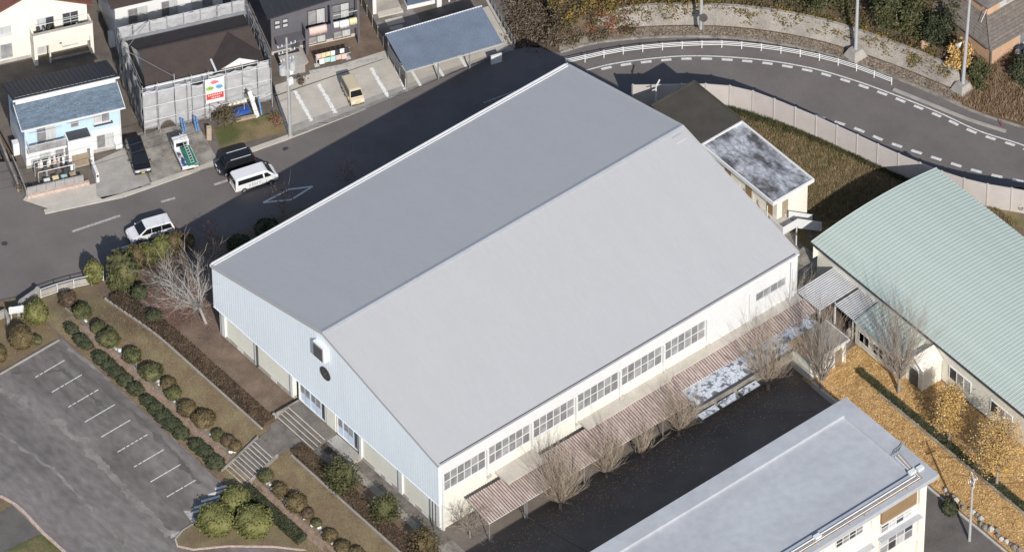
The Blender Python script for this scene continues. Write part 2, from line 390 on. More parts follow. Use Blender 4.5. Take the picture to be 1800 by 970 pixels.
# strip along the front of the hall, lower right
struct(grid('concrete_apron', fr(-2.0, -.05, .5), lambda x: (-4, 12.4), 'concrete_old', hgt, 12, dz=.02))
struct(grid('apron_edge', fr(-1.2, -.06, .6), lambda x: (-1.5, 12.5), 'stair_conc', hgt, 12, dz=.05))
# courtyard between hall and school block, path right of the school block
flat_z = lambda x, y: .02
struct(grid('courtyard', fr(-.04, 40.0, 3), lambda x: (-34, -.1), 'court', flat_z, 4))
struct(grid('leaf_litter_ground', fr(40.05, 50.3, 1), lambda x: (-62, -6.5), 'litter', lambda x, y: .03, 40, rough=.03))
struct(grid('side_path', fr(33.0, 39.6, 1.1), lambda x: (-62, -24.0), 'asphalt_dark', lambda x, y: .036, 5))
struct(grid('side_yard', fr(34.0, 40.04, 1), lambda x: (-23.98, -12.0), 'asphalt_dark', lambda x, y: .034, 8))
b = MB(); b.box(39.6, 39.8, -62, -22, 0, .16); struct(b.build('kerb', 'concrete_light'))
b = MB(); b.box(44.3, 44.5, -60, -13, 0, .2); struct(b.build('kerb', 'concrete_old'))
struct(grid('back_yard', fr(45.05, 57, 1.5), lambda x: (2.0, 13), 'concrete_old', flat_z, 4))
struct(grid('grass_yard', fr(52.5, 72, .7), lambda x: (max(-6, 4.5 if x < 66.5 else -8), near(x)-.3) if near(x) > 5 else (near(x)-4, near(x)-.3), 'grass_gr', lambda x, y: .03, 30, rough=.06))
# ------------------------------------------------------------ streets
OUT = [(700, 168), (890, 92), (948, 84), (985, 93), (1050, 76), (1160, 66), (1290, 68), (1420, 88), (1540, 125), (1640, 165), (1720, 200), (1810, 228), (2000, 330)]
outp = [rat(*p) for p in OUT]
def at_len(pts, n):
    L = [0]
    for p, q in zip(pts, pts[1:]): L.append(L[-1]+(q-p).length)
    r = []
    for i in range(n+1):
        s = L[-1]*i/n; k = max(0, min(len(L)-2, sum(1 for l in L if l <= s)-1)); r.append(pts[k].lerp(pts[k+1], (s-L[k])/max(1e-6, L[k+1]-L[k])))
    return r
def catmull(pts, n=8):
    P = [pts[0]*2-pts[1]]+pts+[pts[-1]*2-pts[-2]]; r = []
    for i in range(1, len(P)-2):
        for k in range(n):
            t = k/n; a, b_, c, d = P[i-1:i+3]
            r.append(.5*((2*b_)+(c-a)*t+(2*a-5*b_+4*c-d)*t*t+(3*b_-a-3*c+d)*t**3))
    r.append(P[-2]); return r
far_left = [rat(*p) for p in ((215, 345), (500, 245), (700, 168))]
farp = [Vector((-90, 140, -2)), Vector((-6, 140, -2)), Vector((-4.6, 66, -2)), rat(75, 378)] + far_left + outp[1:]
b = MB()
NE = [Vector((x, y, zr(x))) for x, y in NEAR]
ragged('worn_track', [(0, 760), (100, 830), (220, 960)], .3, 'asphalt_light', .0026, 7)
ragged('worn_track', [(0, 682), (60, 720), (140, 772), (210, 850), (300, 940)], .75, 'asphalt_light', .003, 1)
ragged('worn_track', [(120, 612), (180, 655), (260, 725), (330, 790), (390, 842)], .35, 'asphalt_light', .0032, 2)
ragged('damp_stain', [(105, 615), (150, 660), (230, 722), (300, 790), (350, 850)], .45, 'asphalt_dark', .0042, 3)
ragged('damp_stain', [(20, 655), (110, 650), (190, 722)], .4, 'asphalt_dark', .0045, 5)
st = [Vector((-90, 140, -2)), Vector((-6.0, 140, -2)), Vector((-4.8, 66, -2)), Vector((-2.6, 61.6, -2))]+catmull(far_left+outp[1:], 4)
ne = [NE[0], NE[1]]+[Vector((x, near(x), zr(x))) for x in fr(-12, 80, 2)]+[NE[-1]]
A_, B_ = at_len(st[3:], 70), at_len([p for p in ne if p.x > -8], 70)
for p in A_+B_: b.v.append((p.x, p.y, zr(p.x)))
for i in range(70): b.f.append((71+i, 72+i, i+1, i))
o_ = len(b.v); b.v += [(-90, 140, -2), (-6, 140, -2), (-4.8, 66, -2), (A_[0].x, A_[0].y, -2), (B_[0].x, B_[0].y, -2), (-13, 54.2, -2), (-90, 88, -2)]
b.f.append(tuple(o_+i for i in (6, 5, 4, 3, 2, 1, 0)))
road = struct(b.build('street', 'asphalt'))
def ribbon(name, pts, w, m, parent=None, dz=.005, off=0.):
    b = MB(); n = len(pts)
    for i, p in enumerate(pts):
        d = (pts[min(n-1, i+1)]-pts[max(0, i-1)]); d.z = 0; d.normalize(); k = Vector((-d.y, d.x, 0))
        for s in (-1, 1):
            q = p+k*(off+s*w/2); b.v.append((q.x, q.y, zr(q.x)+dz))
    for i in range(n-1): b.f.append((2*i, 2*i+2, 2*i+3, 2*i+1))
    o = b.build(name, m, parent, fix=False)
    if o.data.polygons[0].normal.z < 0: o.data.flip_normals()
    return o
# outer edge line with slow-down blocks, inner edge line
EL = catmull([rat(*p) for p in ((1030, 124), (1075, 113), (1130, 105), (1200, 99), (1270, 100), (1350, 107), (1430, 121), (1500, 141), (1570, 166), (1650, 198), (1720, 230), (1800, 256), (1880, 290))], 8)
ribbon('edge_line', EL, .16, 'paint_white', road)
def blocks(line, off, first, step, ln, w):
    L = 0; nxt = first; seg = []
    dense = at_len(line, 900); tot = sum((q-p).length for p, q in zip(dense, dense[1:])); per = tot/900
    s = first
    while s+ln < tot:
        i0, i1 = int(s/per), int((s+ln)/per); ribbon('slow_mark', [dense[i] for i in (i0, (i0+i1)//2, i1)], w, 'paint_white', road, .006, off); s += step
blocks(EL, -.42, 1.6, 2.12, 1.1, .34)
IL = catmull([rat(*p) for p in ((1400, 190), (1440, 207), (1500, 226), (1560, 251), (1640, 278), (1720, 303), (1800, 321), (1880, 338))], 8)
blocks(IL, .1, 2.2, 2.2, 1.15, .36)
# centre line on the street, crossing-ahead diamonds, manholes
for a, e in (((127, 407), (211, 379)), ((283, 355), (308, 348)), ((376, 325), (400, 317)), ((695, 219), (780, 194)), ((850, 181), (906, 160)), ((520, 278), (590, 258))):
    ribbon('centre_line', at_len([rat(*a), rat(*e)], 3), .3 if a[0] < 450 else .15, 'paint_worn', road)
def diamond(l, t, r, bt):
    P = [rat(*q) for q in (l, t, r, bt)]
    for i in range(4): ribbon('diamond_mark', [P[i].lerp(P[(i+1) % 4], -.01), P[(i+1) % 4].lerp(P[i], -.01)], .2, 'paint_white', road, .005+.001*(i % 2))
diamond((463, 356), (508, 333), (549, 328), (512, 351)); diamond((196, 441), (226, 432), (262, 424), (236, 435))
for x, y in ((8, 428), (502, 262), (588, 242)):
    p = rat(x, y); b = MB(); b.tube((p.x, p.y, p.z-.02), (p.x, p.y, p.z+.008), .32, n=20); b.build('manhole_cover', 'metal_dark', road)
p = rat(700, 0)
# kerb of the pavement beyond the curved road
KB = catmull([rat(*p) for p in ((1570, 158), (1630, 182), (1700, 210), (1768, 232))], 6); b = MB()
for p, q in zip(KB, KB[1:]): b.beam((p.x, p.y, p.z+.08), (q.x, q.y, q.z+.08), .35, .16)
struct(b.build('kerb', 'concrete'))
KO = catmull(outp[3:12], 6); b = MB()
for p, q in zip(KO, KO[1:]): b.beam((p.x, p.y, p.z+.07), (q.x, q.y, q.z+.07), .22, .2)
struct(b.build('kerb', 'concrete_old'))
# verge, retaining wall, hillside beyond the curved road
def offs(pts, d, dz):
    r = []; n = len(pts)
    for i, p in enumerate(pts):
        t = pts[min(n-1, i+1)]-pts[max(0, i-1)]; t.z = 0; t.normalize(); k = Vector((-t.y, t.x, 0))
        r.append(Vector((p.x+k.x*d, p.y+k.y*d, p.z+dz)))
    return r
HB = at_len(catmull(outp[2:], 5), 60)
def hillrow(t, d, dz): return offs(HB, d, dz)
hill_top = [(0, .05), (.9, .12), (1.5, .2), (1.9, 1.0), (2.3, 1.9), (2.7, 2.05), (5, 3.0), (9, 5), (16, 8), (30, 12), (70, 16)]
def wallk(i): return 1-sm(38.5, 41, i)        # the wall ends before the brown-roofed house
rows = []
for d, dz in hill_top:
    row = offs(HB, d, 0)
    for i, p in enumerate(row):
        k = wallk(i)*sm(1, 6, i); e = dz if d <= 1.5 else lerp(.15+.22*(min(d, 12)-1.5), dz, k)
        e = lerp(e, min(e, 1.5), sm(36.5, 40, i)) if d > 4 else (lerp(e, min(e, 1.3), sm(39.5, 42, i)))
        p.z += e
    rows.append(row)
b = MB()
for r_ in rows: b.v += [tuple(p) for p in r_]
nn = len(HB)
for j in range(len(rows)-1):
    for i in range(nn-1): b.f.append((j*nn+i, j*nn+i+1, (j+1)*nn+i+1, (j+1)*nn+i))
struct(b.build('hillside', 'hill_soil', smooth=True, fix=False))
def hill(i, d):                              # point on the hillside, i = 0..60 along, d = metres out
    i = max(0, min(59.99, i)); a = int(i); f = i-a
    for j in range(len(hill_top)-1):
        if d <= hill_top[j+1][0]: break
    t = (d-hill_top[j][0])/(hill_top[j+1][0]-hill_top[j][0])
    return rows[j][a].lerp(rows[j][a+1], f).lerp(rows[j+1][a].lerp(rows[j+1][a+1], f), t)
rw = thing('retaining_wall', 'stained grey concrete retaining wall along the outside of the curved road', 'wall', hill(25, 1.5))
def rel(p, o): return Vector(p)-o.location
i = 5.0
while i < 40.2:
    e = min(i+2.45, 40.6); b = MB(); k = 5
    for t in range(k+1):
        ii = lerp(i, e+.046, t/k)
        kk = max(.25, wallk(ii)*sm(3, 9, ii))
        p0, p1 = hill(ii, 1.42), hill(ii, 2.2); p2 = hill(ii, 2.55); h = lerp(.5, 2.3, kk)
        zb = p0.z-.3
        b.v += [tuple(rel((p0.x, p0.y, zb), rw)), tuple(rel((p1.x, p1.y, p0.z+h), rw)), tuple(rel((p2.x, p2.y, p0.z+h), rw)), tuple(rel((p2.x, p2.y, zb), rw))]
    for t in range(k):
        for s in range(4): b.f.append((4*t+s, 4*t+(s+1) % 4, 4*t+4+(s+1) % 4, 4*t+4+s))
    b.f += [(0, 1, 2, 3), (4*k+3, 4*k+2, 4*k+1, 4*k)]
    b.build('wall_bay', 'retain', rw); i += 2.5
b = MB(); ks = [lerp(2, 41, i/80) for i in range(81)]
for i in ks:
    for d in (.14, .6, 1.0, 1.4): q = hill(i, d); b.v.append((q.x, q.y, q.z+.03))
for i in range(80):
    for j in range(3): b.f.append((4*i+j, 4*i+4+j, 4*i+5+j, 4*i+1+j))
struct(b.build('verge', 'verge', fix=False))
# ------------------------------------------------------------ residential ground
LZ = -1.9
lotp = [(x, y) for x, y in ((78, 372), (215, 343), (500, 243), (705, 165), (890, 92), (952, 80))]
lp = [at(x, y, LZ) for x, y in lotp]
b = MB(); n = len(lp)
for p in lp: b.v += [(p.x, p.y, LZ), (p.x+22, p.y+75, LZ)]
for i in range(n-1): b.f.append((2*i, 2*i+2, 2*i+3, 2*i+1))
struct(b.build('residential_ground', 'yard_soil'))
b = MB()
for p, q in zip(lp, lp[1:-1]): b.beam((p.x, p.y, LZ-.28), (q.x, q.y, LZ-.28), .6, .6)
struct(b.build('gutter_kerb', 'concrete_light'))
def lot(name, px, m, zoff): return flat(name, px, LZ, m, None, zoff)
lot('tiled_apron', [(40, 352), (100, 372), (180, 350), (172, 322), (45, 345)], 'concrete_light', .012)
lot('driveway', [(170, 345), (180, 350), (266, 325), (232, 255), (165, 285)], 'concrete', .02)
lot('dirt_yard', [(268, 324), (388, 290), (345, 215), (240, 235)], 'concrete_old', .016)
lot('lawn_patch', [(388, 262), (505, 232), (490, 195), (375, 225)], 'grass_gr', .02)
lot('parking_pad', [(507, 240), (715, 160), (694, 98), (484, 170)], 'concrete_light', .012)
lot('carport_pad', [(718, 158), (905, 90), (862, 10), (680, 70)], 'concrete_light', .014)
lot('gutter_strip', [(515, 240), (900, 96), (896, 84), (509, 222)], 'concrete', .02)
lot('garden', [(500, 130), (690, 88), (655, 22), (500, 75)], 'earth', .02)
lot('paving', [(484, 168), (694, 97), (688, 86), (484, 150)], 'concrete_light', .028)
lot('white_stones', [(545, 131), (690, 101), (691, 96), (543, 125)], 'stone', .04)
for x0, x1, y0, y1 in ((0.2, 39.8, -6.35, -6.15),):
    b = MB(); b.v = [(x0, y0, .026), (x1, y0, .026), (x1, y1, .026), (x0, y1, .026)]; b.f = [(0, 1, 2, 3)]; struct(b.build('drain_strip', 'stair_conc', fix=False))
b = MB(); b.v = [(-9, 60, -2.012), (7, 55, -2.012), (9, 63, -2.012), (-3, 72, -2.012), (-9, 72, -2.012)]; b.f = [(0, 1, 2, 3, 4)]; struct(b.build('street_corner', 'asphalt', fix=False))
# ------------------------------------------------------------ windows (local: u right, v into the wall, z up; origin lower left)
def window(parent, org, rz, wd, ht, cols=2, rows=1, frame='alu', glass=('glass',), fw=.07, dep=.1, sill=False, pname='window'):
    b = MB()
    b.box(-fw, wd+fw, -.04, dep, -fw, 0); b.box(-fw, wd+fw, -.04, dep, ht, ht+fw); b.box(-fw, 0, -.04, dep, 0, ht); b.box(wd, wd+fw, -.04, dep, 0, ht)
    for i in range(1, cols): b.box(wd*i/cols-fw*.45, wd*i/cols+fw*.45, -.03, dep, .001, ht-.001)
    for j in range(1, rows): b.box(.001, wd-.001, -.028, dep, ht*j/rows-fw*.4, ht*j/rows+fw*.4)
    if sill: b.box(-fw-.08, wd+fw+.08, -.18, -.041, -fw-.05, -fw+.01)
    o = b.build(pname, frame, parent); o.location = org; o.rotation_euler = (0, 0, rz)
    for i in range(cols):
        for j in range(rows):
            p = MB(); p.box(wd*i/cols+fw*.46 if i else .001, wd*(i+1)/cols-fw*.46 if i < cols-1 else wd-.001, .02, .05, ht*j/rows+fw*.41 if j else .001, ht*(j+1)/rows-fw*.41 if j < rows-1 else ht-.001)
            p.build('pane', glass[(i+j*2) % len(glass)], o)
    return o
def corrug(b, x0, x1, y0, y1, z0, z1, pitch, amp, along='x', t=.02):
    # ribs repeat along x (run in y); z0 at y0, z1 at y1
    n = int((x1-x0)/pitch)*4; pr = [0, 1, 1, 0]
    for i in range(n+1):
        x = lerp(x0, x1, i/n); h = amp*pr[i % 4]
        for y, z in ((y0, z0), (y1, z1)):
            P = (x, y, z+h) if along == 'x' else (y, x, z+h)
            b.v.append(P)
    o = len(b.v)-2*(n+1)
    for i in range(n): b.f.append((o+2*i, o+2*i+2, o+2*i+3, o+2*i+1))
    return b
# ------------------------------------------------------------ gymnasium
G_ = thing('gymnasium', 'large school gymnasium with pale grey gabled roof and light blue gable wall', 'gymnasium')
CB = 3.65                                   # underside of the blue cladding
# lower walls
b = MB(); b.box(.0, .3, .25, 12.9, .5, CB+.3); b.build('wall', 'wall_cream', G_)
b = MB(); b.box(0, .3, 23.0, GW-.75, .5, CB+.3)
b.build('wall', 'wall_cream', G_)
b = MB(); b.box(.02, .3, 12.9, 16.5, 3.25, CB+.3); b.box(.02, .3, 17.0, 23.0, 3.2, CB+.3); b.box(-.02, .3, 16.5, 17.9, .5, CB+.2)
b.build('wall', 'wall_cream', G_)
b = MB(); b.box(-.06, .3, .2, 12.9, -.3, .5); b.build('plinth', 'plinth', G_)
b = MB(); b.box(-.06, .3, 23.0, GW-.7, -2, .5); b.build('plinth', 'plinth', G_)
b = MB(); b.box(0, GL, GW-.75, GW-.45, -2, GE-.3); b.build('wall', 'wall_cream', G_)          # street side
b = MB(); b.xprism([(.25, -1), (GW-.4, -1), (GW-.4, GE-.2), (GW/2, GR-.25), (.25, GE-.2)], GL-.3, GL-.02); b.build('wall', 'wall_cream', G_)
# corrugated cladding on the front gable: ribs as geometry
b = MB(); n = 4*96; x = -.34
def gz(y): return lerp(GE, GR, 1-abs(y-GW/2)/(GW/2))-.12
ys = []
for i in range(n+1):
    y = lerp(-.02, GW+.02, i/n); ys.append((y, [0, -.014, -.014, -.014][i % 4]))
for y, d in ys: b.v += [(x+d, y, CB), (x+d, y, gz(min(GW, max(0, y))))]
for i in range(n): b.f.append((2*i, 2*i+1, 2*i+3, 2*i+2))
b.box(x+.002, .0, -.02, .02, CB, GE-.15); b.box(x+.002, 0, GW-.02, GW+.02, CB, GE-.15); b.box(x-.04, .02, -.015, GW+.015, CB-.06, CB-.001)
b.build('cladding', 'clad_blue', G_)
for y, wd in ((.42, .5), (6.2, .55), (12.4, .35), (23.2, .35), (28.9, .25), (34.1, .5)):
    b = MB(); b.box(-.2, -.001, y-wd/2, y+wd/2, .35, CB-.07); b.build('pilaster', 'trim_white', G_)
b = MB(); b.box(-.24, -.06, 28.65, 28.75, .2, CB-.07); b.build('downpipe', 'metal_dark', G_)
b = MB(); b.tube((-.45, .9, 0), (-.45, .9, 3.6), .06); b.build('downpipe', 'metal_dark', G_)
for y in (2.6, 4.6, 8.2, 9.9, 26.2, 31.6):
    b = MB(); b.box(-.1, -.061, y-.45, y+.45, .12, .42); b.build('floor_vent', 'trim_white', G_)
    
for y in (26.2, 31.6):
    pass
# doors, steps
for y0, y1 in ((18.1, 22.4), (13.0, 16.4)):
    fr_ = MB(); fr_.box(.04, .28, y0, y0+.14, .55, 3.25); fr_.box(.04, .28, y1-.14, y1, .55, 3.25); fr_.box(.04, .28, y0+.141, y1-.141, 3.1, 3.25); fr_.box(.04, .28, y0+.141, y1-.141, .5, .56)
    d = fr_.build('door', 'trim_white', G_)
    n = 4 if y1-y0 > 4 else 3; yy = y0+.75; wd = (y1-.15-yy)/n
    for i in range(n):
        p = MB(); p.box(.12+.05*(i % 2), .18+.05*(i % 2), yy+wd*i+.02, yy+wd*(i+1)-.02, .57, 3.09); p.build('door_leaf', 'door_blue', d)
        q = MB(); q.box(.085+.05*(i % 2), .119+.05*(i % 2), yy+wd*i+.12, yy+wd*(i+1)-.12, 1.75, 2.9); q.build('door_pane', 'glass_mid', d)
    p = MB(); p.box(.16, .2, y0+.145, yy+.01, .57, 3.09); p.build('door_gap', 'door_dark', d)
# right-hand wall: sill wall, piers, fascia
PX = [.15+5.53*i for i in range(9)]
b = MB(); b.box(0, GL, .12, .3, 0, 5.0); b.build('wall', 'wall_cream', G_)
b = MB(); b.box(0, GL, .02, .3, 7.5, 9.1); b.build('fascia', 'wall_white', G_)
b = MB()
for i in range(6): b.box(PX[i]+.35, PX[i]+5.18, .06, .12, 4.84, 5.0)
b.build('sill', 'trim_white', G_)
for i, x in enumerate(PX):
    p = MB(); p.box(x-.12, x+.12, -.12, .3, 0 if i in (0,) else 3.2, 7.499); p.build('pillar', 'wall_white', G_)
    if i and i < 7:
        p = MB(); p.box(x-.2, x+.25, -.3, -.121, 3.75, 4.05); p.build('pillar_foot', 'concrete_light', G_)
for i in range(6):
    x0 = PX[i]+.15; x1 = PX[i+1]-.15
    window(G_, (x0+.06, .16, 5.08), 0, x1-x0-.12, 2.34, 6, 2, 'trim_white', [('glass_mid', 'glass_dim', 'glass_dim'), ('glass_dim', 'glass_dim', 'glass_mid', 'glass_dim', 'glass_mid'), ('glass_dim', 'glass_mid')][i % 3], .08, .12)
b = MB(); b.box(PX[6]+.15, PX[7]-.15, .04, .3, 3.2, 7.499); b.build('wall', 'wall_white', G_)
b = MB(); x0, x1 = PX[7]+.15, PX[8]-.15; b.box(x0, x1, .04, .3, 3.2, 5.75); b.box(x0, x1, .04, .3, 6.85, 7.499); b.box(x0, x0+.65, .04, .3, 5.75, 6.85); b.box(x1-.75, x1, .04, .3, 5.75, 6.85)
b.build('wall', 'wall_white', G_)
window(G_, (x0+.72, .12, 5.82), 0, x1-x0-1.54, .96, 4, 1, 'alu', ('glass_dim', 'glass_mid'), .06, .12)
b = MB(); b.box(PX[8]+.15, GL, .04, .3, 3.2, 7.499); b.build('wall', 'wall_white', G_)
p = MB(); p.tube((GL-1.0, -.2, 3.2), (GL-1.0, -.2, 8.6), .06); p.build('downpipe', 'trim_white', G_)
# roof: two slabs, ridge cap, verges, gutters
ov = .38
def roofquad(y0, z0, y1, z1): return [(-ov, y0, z0), (GL+.15, y0, z0), (GL+.15, y1, z1), (-ov, y1, z1)]
b = MB(); b.slab(roofquad(.0, GE, GW/2, GR), .22); b.build('roof_slope', 'roof_grey', G_)
b = MB(); b.slab([(-ov, GW/2, GR), (GL+.15, GW/2, GR), (GL+.15, GW, GE), (-ov, GW, GE)], .22); b.build('roof_slope', 'roof_grey', G_)
b = MB(); sl = (GR-GE)/(GW/2)
for s in (-1, 1): b.hexa([(-ov, GW/2, GR+.01), (GL+.15, GW/2, GR+.01), (GL+.15, GW/2+s*.3, GR-.3*sl+.01), (-ov, GW/2+s*.3, GR-.3*sl+.01)], [(-ov, GW/2, GR+.07), (GL+.15, GW/2, GR+.07), (GL+.15, GW/2+s*.3, GR-.3*sl+.05), (-ov, GW/2+s*.3, GR-.3*sl+.05)])
b.build('ridge_cap', 'trim_grey', G_)
for xx in (-ov, GL+.02):
    for ya, za, yb, zb in ((0, GE, GW/2, GR), (GW, GE, GW/2, GR)):
        b = MB(); b.hexa([(xx-.02, ya, za-.3), (xx+.16, ya, za-.3), (xx+.16, yb, zb-.3), (xx-.02, yb, zb-.3)], [(xx-.02, ya, za+.06), (xx+.16, ya, za+.06), (xx+.16, yb, zb+.06), (xx-.02, yb, zb+.06)])
        b.build('verge_trim', 'roof_grey', G_)
b = MB(); b.box(-ov+.2, GL-.1, GW-.16, GW-.08, GE-.02, GE+.12); b.box(-ov, GL+.15, GW+.02, GW+.30, GE-.28, GE-.02); b.build('gutter', 'trim_white', G_)
b = MB(); b.box(-ov+.2, GL-.1, GW+.18, GW+.34, GE-.1, GE+.05); b.build('gutter', 'trim_white', G_)
b = MB(); b.box(-.1, GL-.3, .05, .14, GE+.02, GE+.06); b.box(-.1, GL-.3, -.02, .04, GE-.2, GE-.02); b.build('gutter', 'metal_dark', G_)
b = MB(); b.box(-.34, GL+.05, -.16, -.03, GE-.22, GE-.06); b.build('gutter', 'trim_white', G_)
# vent hood, crest, roof hatch
v = MB(); v.box(-.85, -.36, 16.9, 18.55, 10.15, 12.1)
vb = v.build('vent_hood', 'trim_white', G_)
f = MB(); f.box(-.9, -.851, 17.02, 18.43, 10.27, 11.98); f.build('vent_grille', 'metal_grey', vb)
for i in range(9):
    f = MB(); f.hexa([(-.94, 17.06, 10.33+.178*i), (-.901, 17.06, 10.4+.178*i), (-.901, 18.39, 10.4+.178*i), (-.94, 18.39, 10.33+.178*i)], [(-.94, 17.06, 10.35+.178*i), (-.901, 17.06, 10.42+.178*i), (-.901, 18.39, 10.42+.178*i), (-.94, 18.39, 10.35+.178*i)]); f.build('louvre_slat', 'metal_dark', vb)
# school crest: dark disc with petals and a light centre
cr = MB(); cr.tube((-.4, 17.3, 8.25), (-.46, 17.3, 8.25), .78, n=32); co = cr.build('crest', 'metal_dark', G_)
q = MB(); q.tube((-.46, 17.3, 8.25), (-.475, 17.3, 8.25), .16, n=16)
for i in range(6):
    t = i*math.pi/3; q.tube((-.46, 17.3+.42*math.cos(t), 8.25+.42*math.sin(t)), (-.472, 17.3+.42*math.cos(t), 8.25+.42*math.sin(t)), .13, n=10)
q.build('crest_mark', 'concrete_dark', co)
h = MB(); zz = lambda y: GR-(GW/2-y)*sl
h.slab([(43.2, 16.3, zz(16.3)+.08), (44.4, 16.3, zz(16.3)+.08), (44.4, 17.0, zz(17)+.08), (43.2, 17.0, zz(17)+.08)], .1); h.build('roof_hatch', 'roof_grey', G_)
# entrance steps
E_ = thing('entrance_steps', 'four concrete steps with pale nosings below the gymnasium door', 'steps', (-1.9, 19.2, 0))
for i in range(4):
    b = MB(); z1 = .16*(i+1); b.box(-1.0+.45*i, 1.86, -2.9, 2.85, .16*i, z1-.001); s = b.build('step', 'stair_conc', E_)
    b = MB(); b.box(-1.02+.45*i, -.92+.45*i, -2.9, 2.85, z1-.03, z1+.006); b.build('nosing', 'concrete_light', s)
b = MB(); b.box(-1.3, -1.02, 2.86, 3.3, 0, .5); b.box(-1.0, 1.8, 2.86, 3.05, 0, .66); b.build('side_wall', 'concrete_old', E_)
L2 = thing('door_landing', 'low concrete landing below the second gymnasium door, with a drain grating', 'landing', (-1.0, 14.2, 0))
b = MB(); b.box(-.35, .95, -1.9, 2.0, 0, .5); b.build('slab', 'concrete', L2)
for i in range(5):
    b = MB(); b.beam((-1.2, 1.5-.16*i+.0, .06), (-.4, 1.5-.16*i, .06), .05, .05); b.build('grate_bar', 'metal_dark', L2)
# bank staircase
ST = thing('bank_staircase', 'wide concrete staircase with white nosings climbing from the car park to the terrace', 'staircase', (-10.5, 19.6, -1.82))
ns = 11
for i in range(ns):
    x0 = 4.25*i/ns; z1 = 1.84*(i+1)/ns
    b = MB(); b.box(x0, x0+4.25/ns-.004 if i < ns-1 else 4.9, -1.5, 1.45, 0, z1); s = b.build('step', 'stair_conc', ST)
    b = MB(); b.box(x0-.012, x0+.085, -1.5, 1.45, z1-.03, z1+.006); b.build('nosing', 'concrete_light', s)
for y in (-1.66, 1.46):
    b = MB(); b.hexa([(-.15, y, -.1), (4.5, y, -.1), (4.5, y+.2, -.1), (-.15, y+.2, -.1)], [(-.15, y, .2), (4.5, y, 2.05), (4.5, y+.2, 2.05), (-.15, y+.2, .2)]); b.build('side_wall', 'concrete_old', ST)
struct(grid('terrace_paving', fr(-5.8, -2.92, .7), lambda x: (17.2, 22.2) if x > -4.2 else (18.0, 21.2), 'stair_conc', lambda x, y: .03, 3))
struct(grid('terrace_paving', fr(-2.95, -2.0, .5), lambda x: (12.6, 16.25), 'stair_conc', lambda x, y: .035, 3))
# ------------------------------------------------------------ covered walkway along the hall
LG = thing('concrete_ledge', 'flat beige concrete ledge running below the gymnasium windows', 'ledge', (17, -.8, 0))
for x0, x1, yo in ((6.6, 11.4, -1.95), (17.15, 22.2, -1.25), (22.205, 27.7, -1.2), (27.705, 33.2, -.9), (33.205, 38.7, -.9), (38.705, 44.9, -.9)):
    b = MB(); b.box(x0-17, x1-17, yo+.8, .91, 3.5, 3.75); b.build('slab', 'concrete_light', LG)
    b = MB(); b.box(x0-16.8, x0-16.6, yo+.9, yo+1.1, 0, 3.5); b.build('post', 'concrete', LG)
def canopy(name, label, x0, x1, y0, y1, z0, z1, m, pitch=.27, amp=.075, posts=True, along='x', group=None):
    o = thing(name, label, 'canopy', (x0, y1, 0), 0, group)
    n = max(1, round((x1-x0)/3.0))
    for i in range(n):
        a, c = lerp(0, x1-x0, i/n), lerp(0, x1-x0, (i+1)/n)
        b = MB(); dz = .012*(i % 2)
        corrug(b, a+.0, c+.06, y0-y1-.03*(i % 3), -.04*((i*7) % 3), z0+dz, z1+dz, pitch, amp); so2 = b.build('roof_sheet', m, o, fix=False)
        if m == 'rust_sheet':          # valley faces of the old sheets take a darker brown
            so2.data.materials.append(M['sheet_valley'])
            for f_ in so2.data.polygons:
                if f_.index % 4 == 3: f_.material_index = 1
    b = MB(); b.beam((0, .08, z1-.07), (x1-x0, .08, z1-.07), .08, .1); b.build('edge_beam', 'trim_white' if m != 'peel_blue' else 'metal_grey', o)
    b = MB(); b.beam((0, y0-y1-.1, z0-.07), (x1-x0, y0-y1-.1, z0-.07), .08, .1); b.build('edge_beam', 'metal_grey', o)
    if posts:
        k = max(2, round((x1-x0)/3.5)+1)
        for i in range(k):
            b = MB(); xx = lerp(.1, x1-x0-.1, i/(k-1)); b.tube((xx, .1, 0), (xx, .1, z1-.12), .05); b.build('post', 'metal_grey', o)
    return o
canopy('walkway_canopy', 'rusty corrugated walkway roof next to the bare thicket at the hall corner', 2.4, 7.0, -.75, -4.2, 3.35, 2.72, 'rust_sheet')
canopy('walkway_canopy', 'rusty corrugated walkway roof behind the biggest bare courtyard tree', 7.05, 11.4, -1.75, -4.2, 3.2, 2.74, 'rust_sheet')
canopy('walkway_canopy', 'rusty corrugated walkway roof beside the deep gap below the third window', 11.45, 17.2, -.75, -4.2, 3.35, 2.72, 'rust_sheet')
canopy('walkway_canopy', 'long rusty corrugated walkway roof ending at the pale peeling flat roof', 17.25, 27.8, -1.05, -4.2, 3.45, 2.72, 'rust_sheet')
canopy('walkway_canopy', 'narrow rusty corrugated roof strip between ledge and pale peeling roof', 27.85, 45.2, -.8, -2.6, 3.48, 3.02, 'rust_sheet', posts=False)
PB = thing('store_building', 'low store with pale blue peeling flat roof beside the walkway', 'building', (36, -3.6, 0))
b = MB(); b.box(-8.1, 8.2, -1.15, 1.2, 0, 2.6); b.build('wall', 'concrete_old', PB)
b = MB(); b.box(-8.4, 8.5, -1.35, 1.22, 2.6, 2.8); b.build('roof', 'peel_blue', PB)
b = MB(); b.box(-8.4, 8.5, -1.45, -1.351, 2.55, 2.88); b.build('parapet', 'metal_dark', PB)
for i in range(3):
    b = MB(); b.box(-8.2+2.6*i, -6.0+2.6*i, -2.3, -1.5, 1.7, 1.78); b.build('shelf_roof', 'peel_blue', PB)
